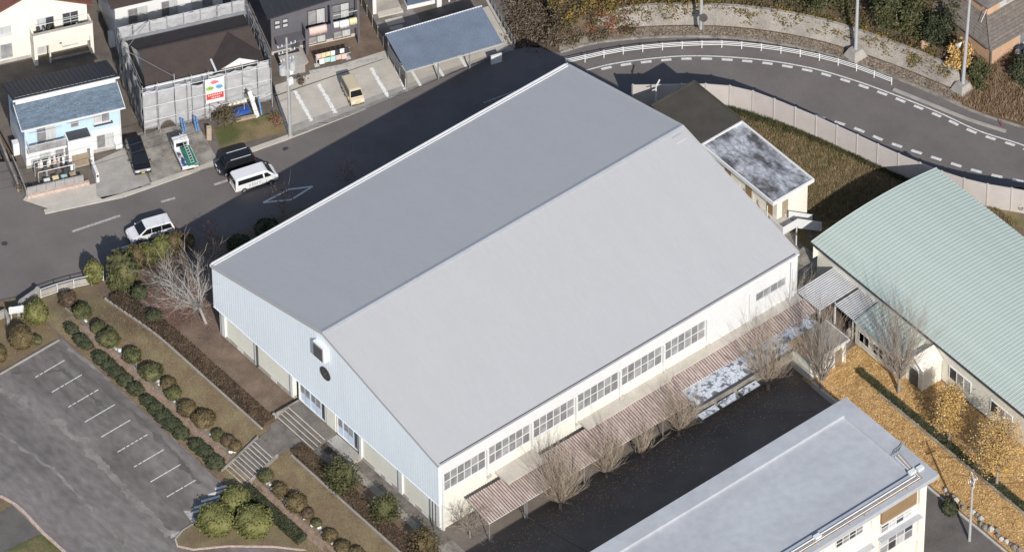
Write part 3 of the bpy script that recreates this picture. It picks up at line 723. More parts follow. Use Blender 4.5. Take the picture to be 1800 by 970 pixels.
# small shed block with leaf covered roof, by the litter
SB = thing('shed', 'small flat roofed block with whitish walls and a leaf strewn roof', 'shed', (42.6, -5.9, 0))
b = MB(); b.box(-2.2, 2.3, -1.5, 1.5, 0, 2.85); b.build('wall', 'wall_cream', SB)
b = MB(); b.box(-2.45, 2.6, -1.75, 1.75, 2.85, 3.02); b.build('roof', 'concrete_old', SB)
b = MB(); b.box(-2.45, 2.6, -1.82, -1.751, 2.8, 3.08); b.box(2.55, 2.62, -1.74, 1.75, 3.021, 3.08); b.build('roof_edge', 'trim_white', SB)
b = MB(); b.box(1.0, 1.9, -1.54, -1.501, .05, 2.1); b.build('door', 'board_brown', SB)
b = MB(); b.tube((2.2, -1.65, 0), (2.2, -1.65, 2.8), .05); b.build('downpipe', 'trim_white', SB)
# low wall at the end of the courtyard
b = MB(); b.beam((40.1, -8.0, .3), (40.1, -13, .3), .22, .9); tag(b.build('low_wall', 'concrete_light'), 'low pale wall at the end of the shaded courtyard beside fallen leaves', 'wall')
# grey-white corrugated link canopy
LK = thing('link_canopy', 'grey and white corrugated canopy linking the gymnasium to the green hall', 'canopy', (48.3, -1.0, 0))
for y0, y1, xa in ((-1.7, 2.1, -2.7), (-4.8, -1.72, -1.0)):
    k = int((y1-y0)/.26)
    for i in range(k):
        y = y0+.26*i; b = MB(); b.hexa([(xa, y, 2.9), (2.45, y, 3.1), (2.45, y+.15, 3.1), (xa, y+.15, 2.9)], [(xa, y+.03, 3.0), (2.45, y+.03, 3.2), (2.45, y+.12, 3.2), (xa, y+.12, 3.0)]); b.build('roof_rib', 'sheet_white', LK)
    b = MB(); b.hexa([(xa, y0, 2.84), (2.45, y0, 3.04), (2.45, y1, 3.04), (xa, y1, 2.84)], [(xa, y0, 2.87), (2.45, y0, 3.07), (2.45, y1, 3.07), (xa, y1, 2.87)]); b.build('roof_sheet', 'concrete_dark', LK)  # dark sheet standing in for the shade below the gaps between ribs
for x, y in ((-2.5, 1.9), (-2.5, -1.5), (-.8, -4.6), (-.8, -1.9)):
    b = MB(); b.box(x, x+.14, y, y+.14, 0, 2.9); b.build('post', 'trim_white', LK)
b = MB(); b.box(-2.6, 2.3, 1.95, 2.05, 2.75, 2.92); b.box(-.95, 2.3, -4.75, -4.65, 2.75, 2.92); b.box(-2.65, -2.55, -1.6, 1.94, 2.75, 2.92); b.build('beam', 'metal_grey', LK)
b = MB(); b.box(-1.0, 2.0, -4.2, -3.9, 0, .9); b.build('bench_wall', 'concrete_light', LK)
# green lean-to and cream porch against the hall
LT = thing('lean_to', 'lean-to with pale green roof and whitish wall against the green hall', 'building', (48.9, -9.4, 0))
b = MB(); b.box(-1.6, 1.55, -3.4, 3.2, 0, 2.95); b.build('wall', 'wall_cream', LT)
b = MB(); corrug(b, -3.5, 3.4, -1.8, 1.6, 3.0, 3.55, .45, .04, 'y'); b.build('roof', 'roof_green', LT, fix=False)
for i in range(3): window(LT, (-1.62, 2.6-2.1*i, .9), -math.pi/2, 1.4, 1.2, 2, 1, 'trim_white', ('glass', 'curtain'))
PO = thing('porch', 'small cream porch with gable front at the end of the lean-to', 'porch', (49.2, -14.2, 0))
b = MB(); b.box(-1.3, 1.2, -1.2, 1.2, 0, 3.0); b.xprism([(-1.2, 3.0), (1.2, 3.0), (0, 3.9)], -1.3, 1.2); b.build('wall', 'wall_ivory', PO)
for s in (-1, 1):
    b = MB(); b.slab([(-1.5, 0, 4.0), (1.2, 0, 4.0), (1.2, s*1.4, 3.0), (-1.5, s*1.4, 3.0)][::s], .1); b.build('roof', 'wall_ivory', PO)
b = MB(); b.box(-1.36, -1.301, -.6, .6, .05, 2.2); b.build('door', 'door_dark', PO)
b = MB()
for i in range(10):
    t0, t1 = math.pi*i/10, math.pi*(i+1)/10; b.beam((-1.38, .75*math.cos(t0), 2.2+.6*math.sin(t0)), (-1.38, .75*math.cos(t1), 2.2+.6*math.sin(t1)), .1, .14)
b.build('door_arch', 'trim_white', PO)
# ------------------------------------------------------------ green barrel-roofed hall
HZ = 5.0
hx0, hx1, hy0, hy1 = 49.95, 66.6, -64.0, 3.65
GH = thing('green_hall', 'long hall with pale green ribbed barrel roof', 'hall', ((hx0+hx1)/2, -30, 0))
ox, oy = (hx0+hx1)/2, -30
b = MB(); b.box(hx0+.6-ox, hx1-.6-ox, hy0+.4-oy, hy1-.4-oy, 0, HZ-.1); b.build('wall', 'wall_cream', GH)
def az(t): return HZ+.72*(1-(2*t-1)**2)
k = 24
y = hy1
while y > hy0+.1:
    # standing-seam sheets, each with its rib, sharing one sheet per 0.46 m
    break
sheet = MB(); sw = .46
for i in range(k+1):
    t = i/k; x = lerp(hx0, hx1, t)-ox; z = az(t)
    for yy, dz in ((0, 0), (sw-.09, 0.0), (sw-.07, .045), (sw-.03, .045), (sw, 0)): sheet.v.append((x, yy, z+dz))
for i in range(k):
    for j in range(4): sheet.f.append((i*5+j, (i+1)*5+j, (i+1)*5+j+1, i*5+j+1))
so_ = sheet.build('roof_sheet', 'roof_green', GH, fix=False); so_.location = (0, hy1-sw-oy, 0)
nsh = int((hy1+38)/sw)
for i in range(1, nsh):
    c = so_.copy(); COL.objects.link(c); c.location = (0, hy1-sw*(i+1)-oy, .004*(i % 2))
b = MB()
for i in range(k+1):
    t = i/k; x = lerp(hx0, hx1, t)-ox; b.v += [(x, hy0-oy, az(t)), (x, hy1-sw*nsh-oy, az(t))]
for i in range(k): b.f.append((2*i, 2*i+2, 2*i+3, 2*i+1))
b.build('roof_end', 'roof_green', GH, fix=False)
b = MB()
for i in range(k):
    t0, t1 = i/k, (i+1)/k; xa, xb = lerp(hx0, hx1, t0)-ox, lerp(hx0, hx1, t1)-ox
    b.hexa([(xa, hy1-.42-oy, 0 if 0 < i < k-1 else 3), (xb, hy1-.42-oy, 0 if 0 < i < k-1 else 3), (xb, hy1-.38-oy, 0 if 0 < i < k-1 else 3), (xa, hy1-.38-oy, 0 if 0 < i < k-1 else 3)], [(xa, hy1-.42-oy, az(t0)-.06), (xb, hy1-.42-oy, az(t1)-.06), (xb, hy1-.38-oy, az(t1)-.06), (xa, hy1-.38-oy, az(t0)-.06)])
b.build('gable_wall', 'wall_cream', GH)
b = MB(); b.box(hx0-.12-ox, hx0+.02-ox, hy0-oy, hy1-oy, HZ-.16, HZ-.03); b.build('gutter', 'metal_dark', GH)
for i in range(6): window(GH, (hx0+.54-ox, -16.5-6*i-oy, 1.2), -math.pi/2, 3.0, 1.5, 3, 1, 'trim_white', ('glass', 'glass_mid', 'curtain'))
# ------------------------------------------------------------ rear annexes of the gymnasium
AN = thing('stage_annex', 'gymnasium rear annex with flat dark brown roof', 'building', (53, 25, 0))
x0, x1, y0, y1, z = 45.3-53, 55.6-53, 20.75-25, 28.1-25, 5.9
b = MB(); b.box(x0, x1-.25, y0+.05, y1-.25, -1.6, z-.2); b.build('wall', 'wall_cream', AN)
b = MB(); b.box(x0, x1, y0, y1, z-.2, z); b.build('roof', 'roof_brown_flat', AN)
b = MB(); b.box(x0, x1, y1-.18, y1+.02, z, z+.14); b.box(x1-.16, x1+.02, y0, y1-.181, z, z+.12); b.build('parapet', 'roof_brown_flat', AN)
AS = thing('storage_annex', 'gymnasium rear annex with weathered grey and white flat roof and cream walls', 'building', (52.5, 15, 0))
x0, x1, y0, y1, z = 50.1-52.5, 55.5-52.5, 9.55-15, 20.6-15, 5.7
b = MB(); b.box(x0+.9, x1-.45, y0+.4, y1, -.2, z-.25); b.build('wall', 'wall_ivory', AS)
b = MB(); b.box(x0, x1, y0, y1, z-.25, z); b.build('roof', 'peel', AS)
b = MB(); b.box(x0-.03, x1+.03, y0-.03, y0+.14, z-.28, z+.16); b.box(x1-.14, x1+.03, y0+.141, y1, z-.28, z+.16); b.box(x0-.03, x0+.14, y0+.141, y1-.16, z-.28, z+.16); b.box(x0-.03, x1-.141, y1-.155, y1+.02, z-.1, z+.16); b.build('parapet', 'trim_white', AS)
b = MB(); b.box(x0-.5, x0+.9, y0+.3, y1, 2.6, 2.78); b.build('balcony_floor', 'concrete_light', AS)
for i in range(6):
    yy = lerp(y0+.35, y1-.2, i/5); b = MB(); b.box(x0-.48, x0-.4, yy-.04, yy+.04, 2.781, z-.26); b.build('balcony_post', 'trim_white', AS)
b = MB(); b.box(x0-.47, x0-.41, y0+.3, y1-.2, 3.75, 3.82); b.box(x0-.465, x0-.415, y0+.3, y1-.2, 3.25, 3.29); b.build('balcony_rail', 'trim_white', AS)
for i in range(3):
    b = MB(); b.box(x0+.84, x0+.9, y0+1.0+3.2*i, y0+1.9+3.2*i, 2.79, 4.8); b.build('door', 'board_brown', AS)
b = MB(); b.box(x0+1.6, x0+2.3, y0+.3, y0+.41, 2.79, 4.7); b.build('door', 'wood_beige', AS)
# outside stair of the annex
XS = thing('outside_stair', 'white steel outside stair with solid railings at the annex corner', 'stair', (50.6, 8.3, 0))
b = MB(); b.box(-.6, 1.4, -.4, 1.5, 2.6, 2.74); b.build('landing', 'concrete_light', XS)
b = MB(); b.box(-.62, -.56, -.4, 1.5, 2.74, 3.75); b.box(-.62, 1.4, -.46, -.4, 2.74, 3.75); b.build('landing_rail', 'trim_white', XS)
for s in (-.46, .95):
    b = MB(); b.hexa([(1.4, s, 2.45), (4.6, s, .05), (4.6, s+.06, .05), (1.4, s+.06, 2.45)], [(1.4, s, 3.75), (4.6, s, 1.3), (4.6, s+.06, 1.3), (1.4, s+.06, 3.75)]); b.build('stair_rail', 'trim_white', XS)
for i in range(14):
    b = MB(); b.box(1.42+.225*i, 1.67+.225*i, -.4, .95, 2.42-.18*i, 2.46-.18*i); b.build('tread', 'metal_grey', XS)
for x, y in ((-.55, -.35), (-.55, 1.4), (1.3, -.35)):
    b = MB(); b.box(x, x+.1, y, y+.1, 0, 2.6); b.build('post', 'trim_white', XS)
# ------------------------------------------------------------ panel wall along the curved road
PW = thing('panel_wall', 'tall beige concrete panel wall with posts along the inside of the curved road', 'wall', (62, 20, 0))
wl = at_len([Vector((x, y, 0)) for x, y in [(52.4, 33.9)]+NEAR[6:13]], 400)
wl2 = catmull([Vector((x, y, 0)) for x, y in [(52.4, 33.9)]+NEAR[6:13]], 10); wl2 = at_len(wl2, 22)
for i in range(22):
    p, q = wl2[i]-PW.location, wl2[i+1]-PW.location; d = (q-p).normalized(); zt = 3.1
    for k_ in range(1):
        b = MB(); b.beam((p.x+d.x*.09, p.y+d.y*.09, .35), (q.x-d.x*.09, q.y-d.y*.09, .35), .12, 5.5); b.build('panel', 'panel_wall', PW)
    b = MB(); b.box(p.x-.1, p.x+.1, p.y-.1, p.y+.1, -2, 3.16); b.build('post', 'panel_wall', PW)
# ------------------------------------------------------------ school block, lower right
SC = thing('school_block', 'school classroom block with flat grey roof and cream windowed wall', 'school', (12, -26, 0))
X0, X1, Y0, Y1, Z1 = -14-12, 33.65-12, -33.2+26, -19.9+26, 12.0
wy = Y0+.75; wx = X1-.8
# slab roof with raised border
b = MB(); b.box(X0, X1, Y0, Y1, Z1-.5, Z1-.34); b.build('roof', 'roof_grey_b', SC)
bw = 1.75
for q in ((X0, X1, Y1-bw, Y1), (X0, X1, Y0, Y0+bw)):
    b = MB(); b.box(q[0], q[1], q[2], q[3], Z1-.339, Z1); b.build('roof_border', 'roof_grey_b', SC)
b = MB(); b.box(X1-bw, X1, Y0+bw+.001, Y1-bw-.001, Z1-.339, Z1-.002); b.build('roof_border', 'roof_grey_b', SC)
b = MB(); b.box(X0+.2, wx, wy+.25, Y1-.6, 0, Z1-.5); b.build('wall', 'wall_ivory', SC)
b = MB(); b.box(X0, X1, Y0-.02, Y0+.06, Z1-.52, Z1-.3); b.box(X1-.04, X1+.02, Y0+.061, Y1, Z1-.52, Z1-.3); b.build('roof_edge', 'roof_grey_b', SC)
# pipes along the border
for i, (dy, m_, z_) in enumerate(((.55, 'wood_beige', .08), (.75, 'trim_white', .07), (.95, 'wood_beige', .06), (1.2, 'trim_white', .1))):
    b = MB(); b.tube((X0, Y0+dy, Z1+z_), (X1-1.6-.1*i, Y0+dy, Z1+z_), .05+.01*(i % 2), n=6); b.tube((X1-1.6-.1*i, Y0+dy, Z1+z_), (X1-1.45-.15*i, Y0+2.2, Z1+z_), .05, n=6); b.tube((X1-1.45-.15*i, Y0+2.2, Z1+z_), (X1-1.1-.2*i, Y0+4.3, Z1+z_), .05, n=6)
    b.build('roof_pipe', m_, SC)
r = random.Random(3)
for i in range(40):
    x = lerp(X0+8, X1-2, i/40+r.random()*.02); b = MB(); b.box(x, x+.12, Y0+.4, Y0+1.35, Z1, Z1+.05); b.build('pipe_support', r.choice(['stone_dark', 'stone', 'tile_pink']), SC)
for x, y in ((X1-1.3, Y0+1.4), (X1-2.2, Y0+1.5), (X1-14.6, Y0+.9)):
    b = MB(); b.box(x, x+.7, y, y+.45, Z1, Z1+.3); b.build('junction_box', 'trim_white', SC)
for i in range(4):
    b = MB(); b.tube((X1-1.9+.3*i, Y0+4.6, Z1+.05), (X1-1.2+.3*i, Y0+5.0, Z1+.08), .05, n=6); b.tube((X1-1.2+.3*i, Y0+5.0, Z1+.08), (X1+.1, Y0+5.0+.15*i, Z1+.08), .05, n=6); b.build('roof_pipe', 'metal_grey', SC)
# facade bays on the -y side (6 m grid from the right corner)
for i in range(6):
    xr = wx-.9-6.05*i; xl = xr-5.2
    p = MB(); p.box(xr, xr+.85, wy-.1, wy+.249, 0, Z1-.5); p.build('pilaster', 'wall_ivory', SC)
    p = MB(); p.box(xl, xr-.001, wy, wy+.249, 6.6, 7.38); p.box(xl, xr-.001, wy, wy+.249, 3.5, 4.3); p.build('spandrel', 'wall_ivory', SC)
    p = MB(); p.box(xl, xr, wy-.65, wy-.001, 7.1, 7.23); p.build('sunshade', 'roof_grey_b', SC)
    if i == 0:
        p = MB(); p.box(xl+.5, xr-.3, wy-.02, wy+.24, 8.75, 11.45); p.build('board_panel', 'board_brown', SC)
        p = MB(); p.box(xl+.4, xr-.2, wy-.12, wy+.2, 8.62, 8.749); p.build('sill', 'trim_white', SC)
        window(SC, (xl+.55, wy+.1, 7.45), 0, xr-xl-1.4, 1.1, 4, 2, 'trim_white', ('glass_mid', 'curtain', 'glass', 'curtain'), .06)
    else:
        p = MB(); p.box(xl, xr-.001, wy, wy+.249, 7.381, 9.2); p.box(xl, xr-.001, wy, wy+.249, 10.3, 11.49); p.build('wall_band', 'wall_ivory', SC)
        window(SC, (xl+.9, wy+.1, 9.28), 0, xr-xl-1.9, .95, 4, 2, 'trim_white', ('glass', 'glass_dim'), .06)
    window(SC, (xl+.5, wy+.1, 4.4), 0, xr-xl-1.1, 2.1, 4, 2, 'trim_white', ('glass_mid', 'glass', 'curtain', 'glass_dim'), .06)
# ------------------------------------------------------------ houses (local frame: x along the front, y away from the street)
HA = rad(-21.0)
def house(name, label, px, py, rz=HA, cat='house', z=LZ):
    p = at(px, py, z); return thing(name, label, cat, (p.x, p.y, z), rz)
def bx(parent, name, m, *bs):
    for q in bs:
        o = MB().box(*q).build(name, m, parent)
    return o
W2 = ('glass_dim', 'curtain')
# --- blue and white house
H = house('blue_white_house', 'two storey house with pale blue upper walls, white lower walls and two-level roof', 49, 301)
bx(H, 'wall', 'wall_white', (0, 10.1, .4, 6.5, 0, 3.1))
bx(H, 'upper_wall', 'wall_blue', (0, 10.1, .4, 6.5, 3.1, 5.95))
b = MB(); b.xprism([(.4, 5.95), (6.5, 5.95), (6.4, 6.3), (2.5, 7.85), (2.5, 7.0)], 0.02, 10.08); b.build('gable_wall', 'wall_blue', H)
bx(H, 'foundation', 'plinth', (-.03, 10.13, .37, 6.53, -.1, .35))
b = MB(); b.slab([(-.4, -.25, 6.02), (10.5, -.25, 6.02), (10.5, 2.5, 7.1), (-.4, 2.5, 7.1)], .14); b.build('front_roof', 'roof_bluegrey', H)
for i in range(9):
    bb = MB(); t = (i+.5)/9; y = lerp(-.25, 2.5, t); z = lerp(6.02, 7.1, t); bb.box(-.38, 10.48, y, y+.04, z+.002, z+.022); bb.build('roof_course', 'roof_bluegrey', H)
b = MB(); b.slab([(-.5, 2.15, 8.12), (10.6, 2.15, 8.12), (10.6, 6.95, 6.15), (-.5, 6.95, 6.15)], .16); b.build('rear_roof', 'roof_black', H)
for i in range(24):
    x = -.4+.46*i; bb = MB(); bb.hexa([(x, 2.16, 8.12), (x+.05, 2.16, 8.12), (x+.05, 6.94, 6.15), (x, 6.94, 6.15)], [(x, 2.16, 8.16), (x+.05, 2.16, 8.16), (x+.05, 6.94, 6.19), (x, 6.94, 6.19)]); bb.build('roof_seam', 'roof_black', H)
bx(H, 'clerestory', 'wall_white', (-.2, 10.3, 2.42, 2.6, 7.11, 7.95))
bx(H, 'gutter', 'trim_white', (-.4, 10.5, -.38, -.26, 5.86, 5.98), (-.55, 10.65, 2.02, 2.14, 7.9, 8.06))
b = MB()
for x in (-.46, 10.44): b.hexa([(x, -.25, 5.84), (x+.06, -.25, 5.84), (x+.06, 2.5, 6.92), (x, 2.5, 6.92)], [(x, -.25, 6.05), (x+.06, -.25, 6.05), (x+.06, 2.5, 7.13), (x, 2.5, 7.13)])
b.build('bargeboard', 'trim_white', H)
bx(H, 'porch_block', 'wall_white', (4.1, 6.7, -1.1, .4, 2.3, 3.75), (6.35, 6.7, -1.1, .4, 0, 2.3), (4.1, 4.4, -1.1, .4, 0, 2.3))
bx(H, 'porch_floor', 'wood_beige', (4.4, 6.35, -1.1, .4, 0, .25))
bx(H, 'porch_deck', 'metal_dark', (4.25, 6.55, -.95, .38, 3.752, 3.78))
bx(H, 'balcony', 'wall_white', (.1, 4.05, -.75, .4, 2.75, 3.0))
for i in range(4): bx(H, 'balcony_panel', 'glass_mid', (.16+.97*i, 1.1+.97*i, -.74, -.70, 3.05, 3.95))
bx(H, 'balcony_rail', 'alu', (.1, 4.05, -.76, -.68, 3.96, 4.03), (.1, .17, -.67, .4, 3.96, 4.03))
b = MB(); b.tube((.4, -.4, 5.3), (3.9, -.4, 5.3), .03); b.tube((4.4, -.2, 5.35), (8, -.2, 5.35), .03); b.build('drying_pole', 'alu', H)
window(H, (1.3, .36, 3.2), 0, 1.9, 1.95, 2, 1, 'alu', W2); window(H, (4.9, .36, 4.3), 0, .75, .7, 1, 1, 'alu', ('glass_dim',))
window(H, (7.3, .36, 4.1), 0, 1.6, 1.1, 2, 1, 'alu', ('curtain', 'glass_dim'), sill=True); window(H, (7.5, .36, .6), 0, 1.7, 1.7, 2, 1, 'alu', ('glass_dim', 'curtain'))
window(H, (1.5, .36, .5), 0, 1.0, 1.9, 1, 1, 'alu', ('curtain',)); window(H, (3.1, .36, .5), 0, .8, 1.9, 1, 1, 'alu', ('glass_mid',))
window(H, (4.7, .36, 1.1), 0, 1.3, 1.0, 2, 1, 'alu', W2)
bx(H, 'awning_frame', 'metal_dark', (7.2, 9.2, -.02, .36, 3.95, 4.02))
MB().tube((10.0, .3, 0), (10.0, .3, 5.9), .05).build('downpipe', 'trim_white', H); MB().tube((.1, .3, 3), (.1, .3, 5.9), .05).build('downpipe', 'trim_white', H)
for y in (1.6, 4.2): bx(H, 'side_window', 'glass_dim', (-.05, -.001, y, y+1.2, 3.9, 4.9))
bx(H, 'heater_unit', 'trim_white', (-.75, -.1, 2.6, 3.3, 0, 1.6))
bx(H, 'air_conditioner', 'trim_white', (9.3, 10.0, -.05, .33, .2, .85))
# laundry rack and terrace frame
LR = thing('laundry_rack', 'laundry and clutter hanging on a metal rack before the blue and white house', 'laundry', H.matrix_basis @ Vector((2.4, -1.6, 0)), HA)
b = MB()
for x in (-1.9, 1.9):
    for y in (-.9, .6): b.tube((x, y, 0), (x, y, 1.9), .035, n=6)
for y in (-.9, .6): b.tube((-1.9, y, 1.9), (1.9, y, 1.9), .035, n=6)
b.tube((-1.9, 0, 1.75), (1.9, 0, 1.75), .025, n=6); b.build('frame', 'alu', LR)
r = random.Random(11)
for i in range(16):
    x = -1.8+.235*i; hh = r.uniform(.45, .95); yy = r.choice([-.85, -.1, .55]); w_ = r.uniform(.18, .32)
    b = MB(); b.hexa([(x, yy-.05, 1.75-hh), (x+w_, yy-.02, 1.75-hh), (x+w_, yy+.06, 1.75-hh), (x, yy+.03, 1.75-hh)], [(x, yy-.02, 1.8), (x+w_, yy-.02, 1.8), (x+w_, yy+.03, 1.8), (x, yy+.03, 1.8)])
    b.build('garment', r.choice(['cloth_white', 'cloth_white', 'cloth_dark', 'cloth_dark', 'cloth_pink', 'metal_grey']), LR)
for i, m_ in enumerate(('cloth_white', 'cloth_yellow', 'cloth_aqua', 'wood_beige')):
    b = MB(); b.box(-1.4+.9*i, -.75+.9*i, -1.3, -.75, .1, .75+.1*(i % 2)); b.build('storage_box', m_, LR, bevel=.05)
FW = thing('block_wall', 'low grey block wall with pinkish tile base before the blue and white house', 'wall', H.matrix_basis @ Vector((1.8, -3.6, 0)), HA)
bx(FW, 'base', 'tile_pink', (-2.9, 3.6, -.35, .05, -.1, .35))
for i in range(6): bx(FW, 'block', 'block_grey', (-2.85+.99*i, -1.87+.99*i-.015, -.12, .04, .351, 1.25))
bx(FW, 'return_wall', 'block_grey', (-2.95, -2.85, .05, 5.5, -.1, .9))
GP = thing('gate_pillar', 'white gate pillar with letter box beside the blue house driveway', 'pillar', H.matrix_basis @ Vector((6.3, -3.0, 0)), HA)
bx(GP, 'pillar', 'wall_white', (-.15, .15, -.9, .9, 0, 1.3)); bx(GP, 'letter_box', 'metal_dark', (-.1, .1, -.96, -.901, .8, 1.05))
SW = thing('side_wall', 'long low block wall along the alley left of the blue and white house', 'wall', H.matrix_basis @ Vector((-1.7, 0, 0)), HA)
for i in range(9): bx(SW, 'block', 'concrete_old', (-.1, .1, -2.5+1.1*i, -1.42+1.1*i, -.1, 1.1))
# --- scaffolded house
H = house('brown_roofed_house', 'house with brown hipped roof wrapped in scaffolding', 257, 231)
bx(H, 'wall', 'wall_ivory', (.8, 12.4, .9, 7.0, 0, 5.75))
ez, rz_ = 5.8, 7.5
RA, RB = (3.2, 4.0, rz_), (11.6, 4.0, rz_)
e0, e1, e2, e3 = (.3, .4, ez), (12.9, .4, ez), (12.9, 7.6, ez), (.3, 7.6, ez)
RA, RB = (.75, 3.95, rz_), (12.5, 3.95, rz_)
b = MB(); b.slab([e0, e1, RB, RA], .16); b.build('roof_front', 'roof_brown', H)
b = MB(); b.slab([e2, e3, RA, RB], .16); b.build('roof_rear', 'roof_brown', H)
for q, nm in (((e0, RA, e3), 'gable_wall'), ((e1, RB, e2), 'gable_wall')):
    b = MB(); b.v = [(p[0]+(.3 if q[0] is e0 else -.3), p[1], p[2]-.17) for p in q]+[(p[0]+(.4 if q[0] is e0 else -.4), p[1], p[2]-.17) for p in q]; b.f = [(0, 1, 2), (5, 4, 3), (0, 3, 4, 1), (1, 4, 5, 2), (2, 5, 3, 0)]; b.build(nm, 'wall_ivory', H)
bx(H, 'ridge_cap', 'roof_brown', (.6, 12.6, 3.83, 4.07, rz_-.03, rz_+.06))
bx(H, 'gutter', 'trim_white', (.3, 7.4, .24, .39, ez-.2, ez-.02))
# gablet over the right of the front
b = MB(); b.xprism([(7.9, ez+.3), (12.4, ez+.3), (10.1, 7.3)], .05, .16, 'y'); b.build('gablet_wall', 'wall_white', H)
gy = 3.0
for s, xe in ((-1, 7.6), (1, 12.7)):
    b = MB(); q = [(10.1, -.25, 7.48), (10.1, gy+.8, 7.48), (xe, 1.6, ez+.45), (xe, -.25, ez+.45)]; b.slab(q if s < 0 else q[::-1], .12); b.build('gablet_roof', 'roof_brown', H)
bx(H, 'bargeboard', 'trim_white', (7.5, 7.7, -.3, 1.6, ez+.46, ez+.6))
window(H, (9.0, .84, .5), 0, 1.7, 2.0, 2, 1, 'alu', W2); window(H, (3.5, .84, 3.4), 0, 1.7, 1.3, 2, 1, 'alu', W2); window(H, (9.2, .84, 3.3), 0, 1.7, 1.3, 2, 1, 'alu', W2)
SF = thing('scaffolding', 'steel scaffolding with grey mesh sheets around the brown-roofed house', 'scaffolding', H.location, HA)
def pole(p, q, r_=.03, m='metal_grey', nm='pole'): MB().tube(p, q, r_, n=6).build(nm, m, SF)
fx = [-.3, 1.3, 3.1, 4.9, 6.7, 8.5, 10.3, 11.9, 13.3]; by = [-.4, 1.5, 3.4, 5.3, 7.2, 8.3]
for x in fx:
    pole((x, -.62, 0), (x, -.62, 6.9 if x != 3.1 else 7.6), m='alu'); pole((x, 8.3, 0), (x, 8.3, 7.4))
for y in by[1:-1]: pole((-.3, y, 0), (-.3, y, 7.2)); pole((13.3, y, 0), (13.3, y, 7.2))
for z in (1.9, 3.8, 5.7, 6.5): pole((-.3, -.58, z), (13.3, -.58, z), m='alu', nm='rail')
for z in (5.7, 6.5, 7.2):
    pole((-.3, 8.3, z), (13.3, 8.3, z), nm='rail'); pole((-.3, -.4, z), (-.3, 8.3, z), nm='rail'); pole((13.3, -.4, z), (13.3, 8.3, z), nm='rail')
pole((-.3, 4.5, 7.2), (3.1, -.4, 7.1), nm='brace'); pole((13.3, 5, 7.0), (9.5, -.4, 5.9), nm='brace'); pole((-.3, 5, 7.2), (3.1, 8.3, 7.4), nm='brace')
def netsheet(p0, p1, zt, zb, seed, m='net_grey', sag=.12):
    b = MB(); nu, nv = 10, 12
    for i in range(nu+1):
        for j in range(nv+1):
            u, v_ = i/nu, j/nv; x, y = lerp(p0[0], p1[0], u), lerp(p0[1], p1[1], u)
            nx, ny = (p1[1]-p0[1]), -(p1[0]-p0[0]); L_ = math.hypot(nx, ny); nx /= L_; ny /= L_
            d = sag*noise.noise(Vector((u*2+seed*3.1, v_*5, seed)))+.06*math.sin(u*9+seed)*v_
            zz_ = lerp(zb(u) if callable(zb) else zb, zt(u) if callable(zt) else zt, v_)
            b.v.append((x+nx*d, y+ny*d, zz_))
    for i in range(nu):
        for j in range(nv): a = i*(nv+1)+j; b.f.append((a, a+1, a+nv+2, a+nv+1))
    o = b.build('mesh_sheet', m, SF, smooth=True, fix=False); md = o.modifiers.new('s', 'SOLIDIFY'); md.thickness = .012
zts = [5.9, 5.7, 5.9, 5.8, 6.0, 5.95, 6.05, 6.3]
for i in range(8):
    x0, x1 = fx[i]+.04, fx[i+1]-.04
    zb = {0: .6, 1: lambda u: .3+1.0*(4*u*(1-u)), 4: .9, 5: 1.7, 6: lambda u: 3.6-2.2*u, 7: .8}.get(i, .25)
    netsheet((x0, -.46), (x1, -.46), zts[i] if i != 3 else 5.2, zb, i+1)
for i in range(5): netsheet((-.36, by[i+1]-.04), (-.36, by[i]+.04), 6.0+.25*i, .1, 20+i, 'net_dark', .3)
for i in range(8): netsheet((fx[i+1]-.03, 8.36), (fx[i]+.03, 8.36), 7.1, 0.4, 40+i)
for i in range(5): netsheet((13.36, by[i]+.04), (13.36, by[i+1]-.04), 6.6, .3, 60+i)
for z in (1.9, 3.8, 5.6): bx(SF, 'walkway_plank', 'metal_grey', (-.28, 13.28, -.36, .2, z-.06, z-.02)); 
bx(SF, 'walkway_plank', 'metal_grey', (-.28, 13.28, 7.75, 8.25, 5.6, 5.64))
for x in (.1, 3.3, 5.1): bx(SF, 'dark_tie', 'net_dark', (x+1.0, x+1.14, -.56, -.5, .3, 6.2))
BN = thing('banner', 'white company banner with coloured splashes and red band on the scaffolding', 'banner', H.matrix_basis @ Vector((6.25, -.75, 2.6)), HA)
b = MB(); b.box(0, 2.0, -.01, .012, 0, 3.3); b.build('cloth', 'cloth_white', BN)
bx(BN, 'red_band', 'banner_red', (.08, 1.92, -.02, -.011, .45, 1.25))
def blot(m, cx, cz, rx, rz2):
    b = MB(); n = 14; r_ = random.Random(m); pts = []
    for i in range(n): t = 2*math.pi*i/n; k_ = r_.uniform(.8, 1.15); pts.append((cx+rx*k_*math.cos(t), cz+rz2*k_*math.sin(t)))
    b.xprism(pts, -.022, -.012, 'y'); return b.build('colour_splash', m, BN)
blot('blot_pink', 1.0, 2.75, .42, .26); blot('blot_green', .52, 2.0, .44, .3); blot('blot_blue', 1.5, 2.0, .42, .32)
r = random.Random(5)
for row, (z, m_, h_, x0, n) in enumerate(((.95, 'cloth_white', .2, .25, 8), (.62, 'cloth_white', .16, .6, 5), (2.68, 'banner_red', .13, .8, 3), (1.95, 'leaf_dark', .13, .35, 3), (1.95, 'wall_slate', .14, 1.3, 3))):
    for i in range(n):
        b = MB(); x = x0+.19*i; b.box(x, x+.14, -.031, -.0235, z, z+.035); b.box(x+.05, x+.085, -.03, -.0234, z, z+h_); b.box(x+.01, x+.13, -.031, -.0236, z+h_*.55, z+h_*.55+.03); b.build('lettering', m_, BN)
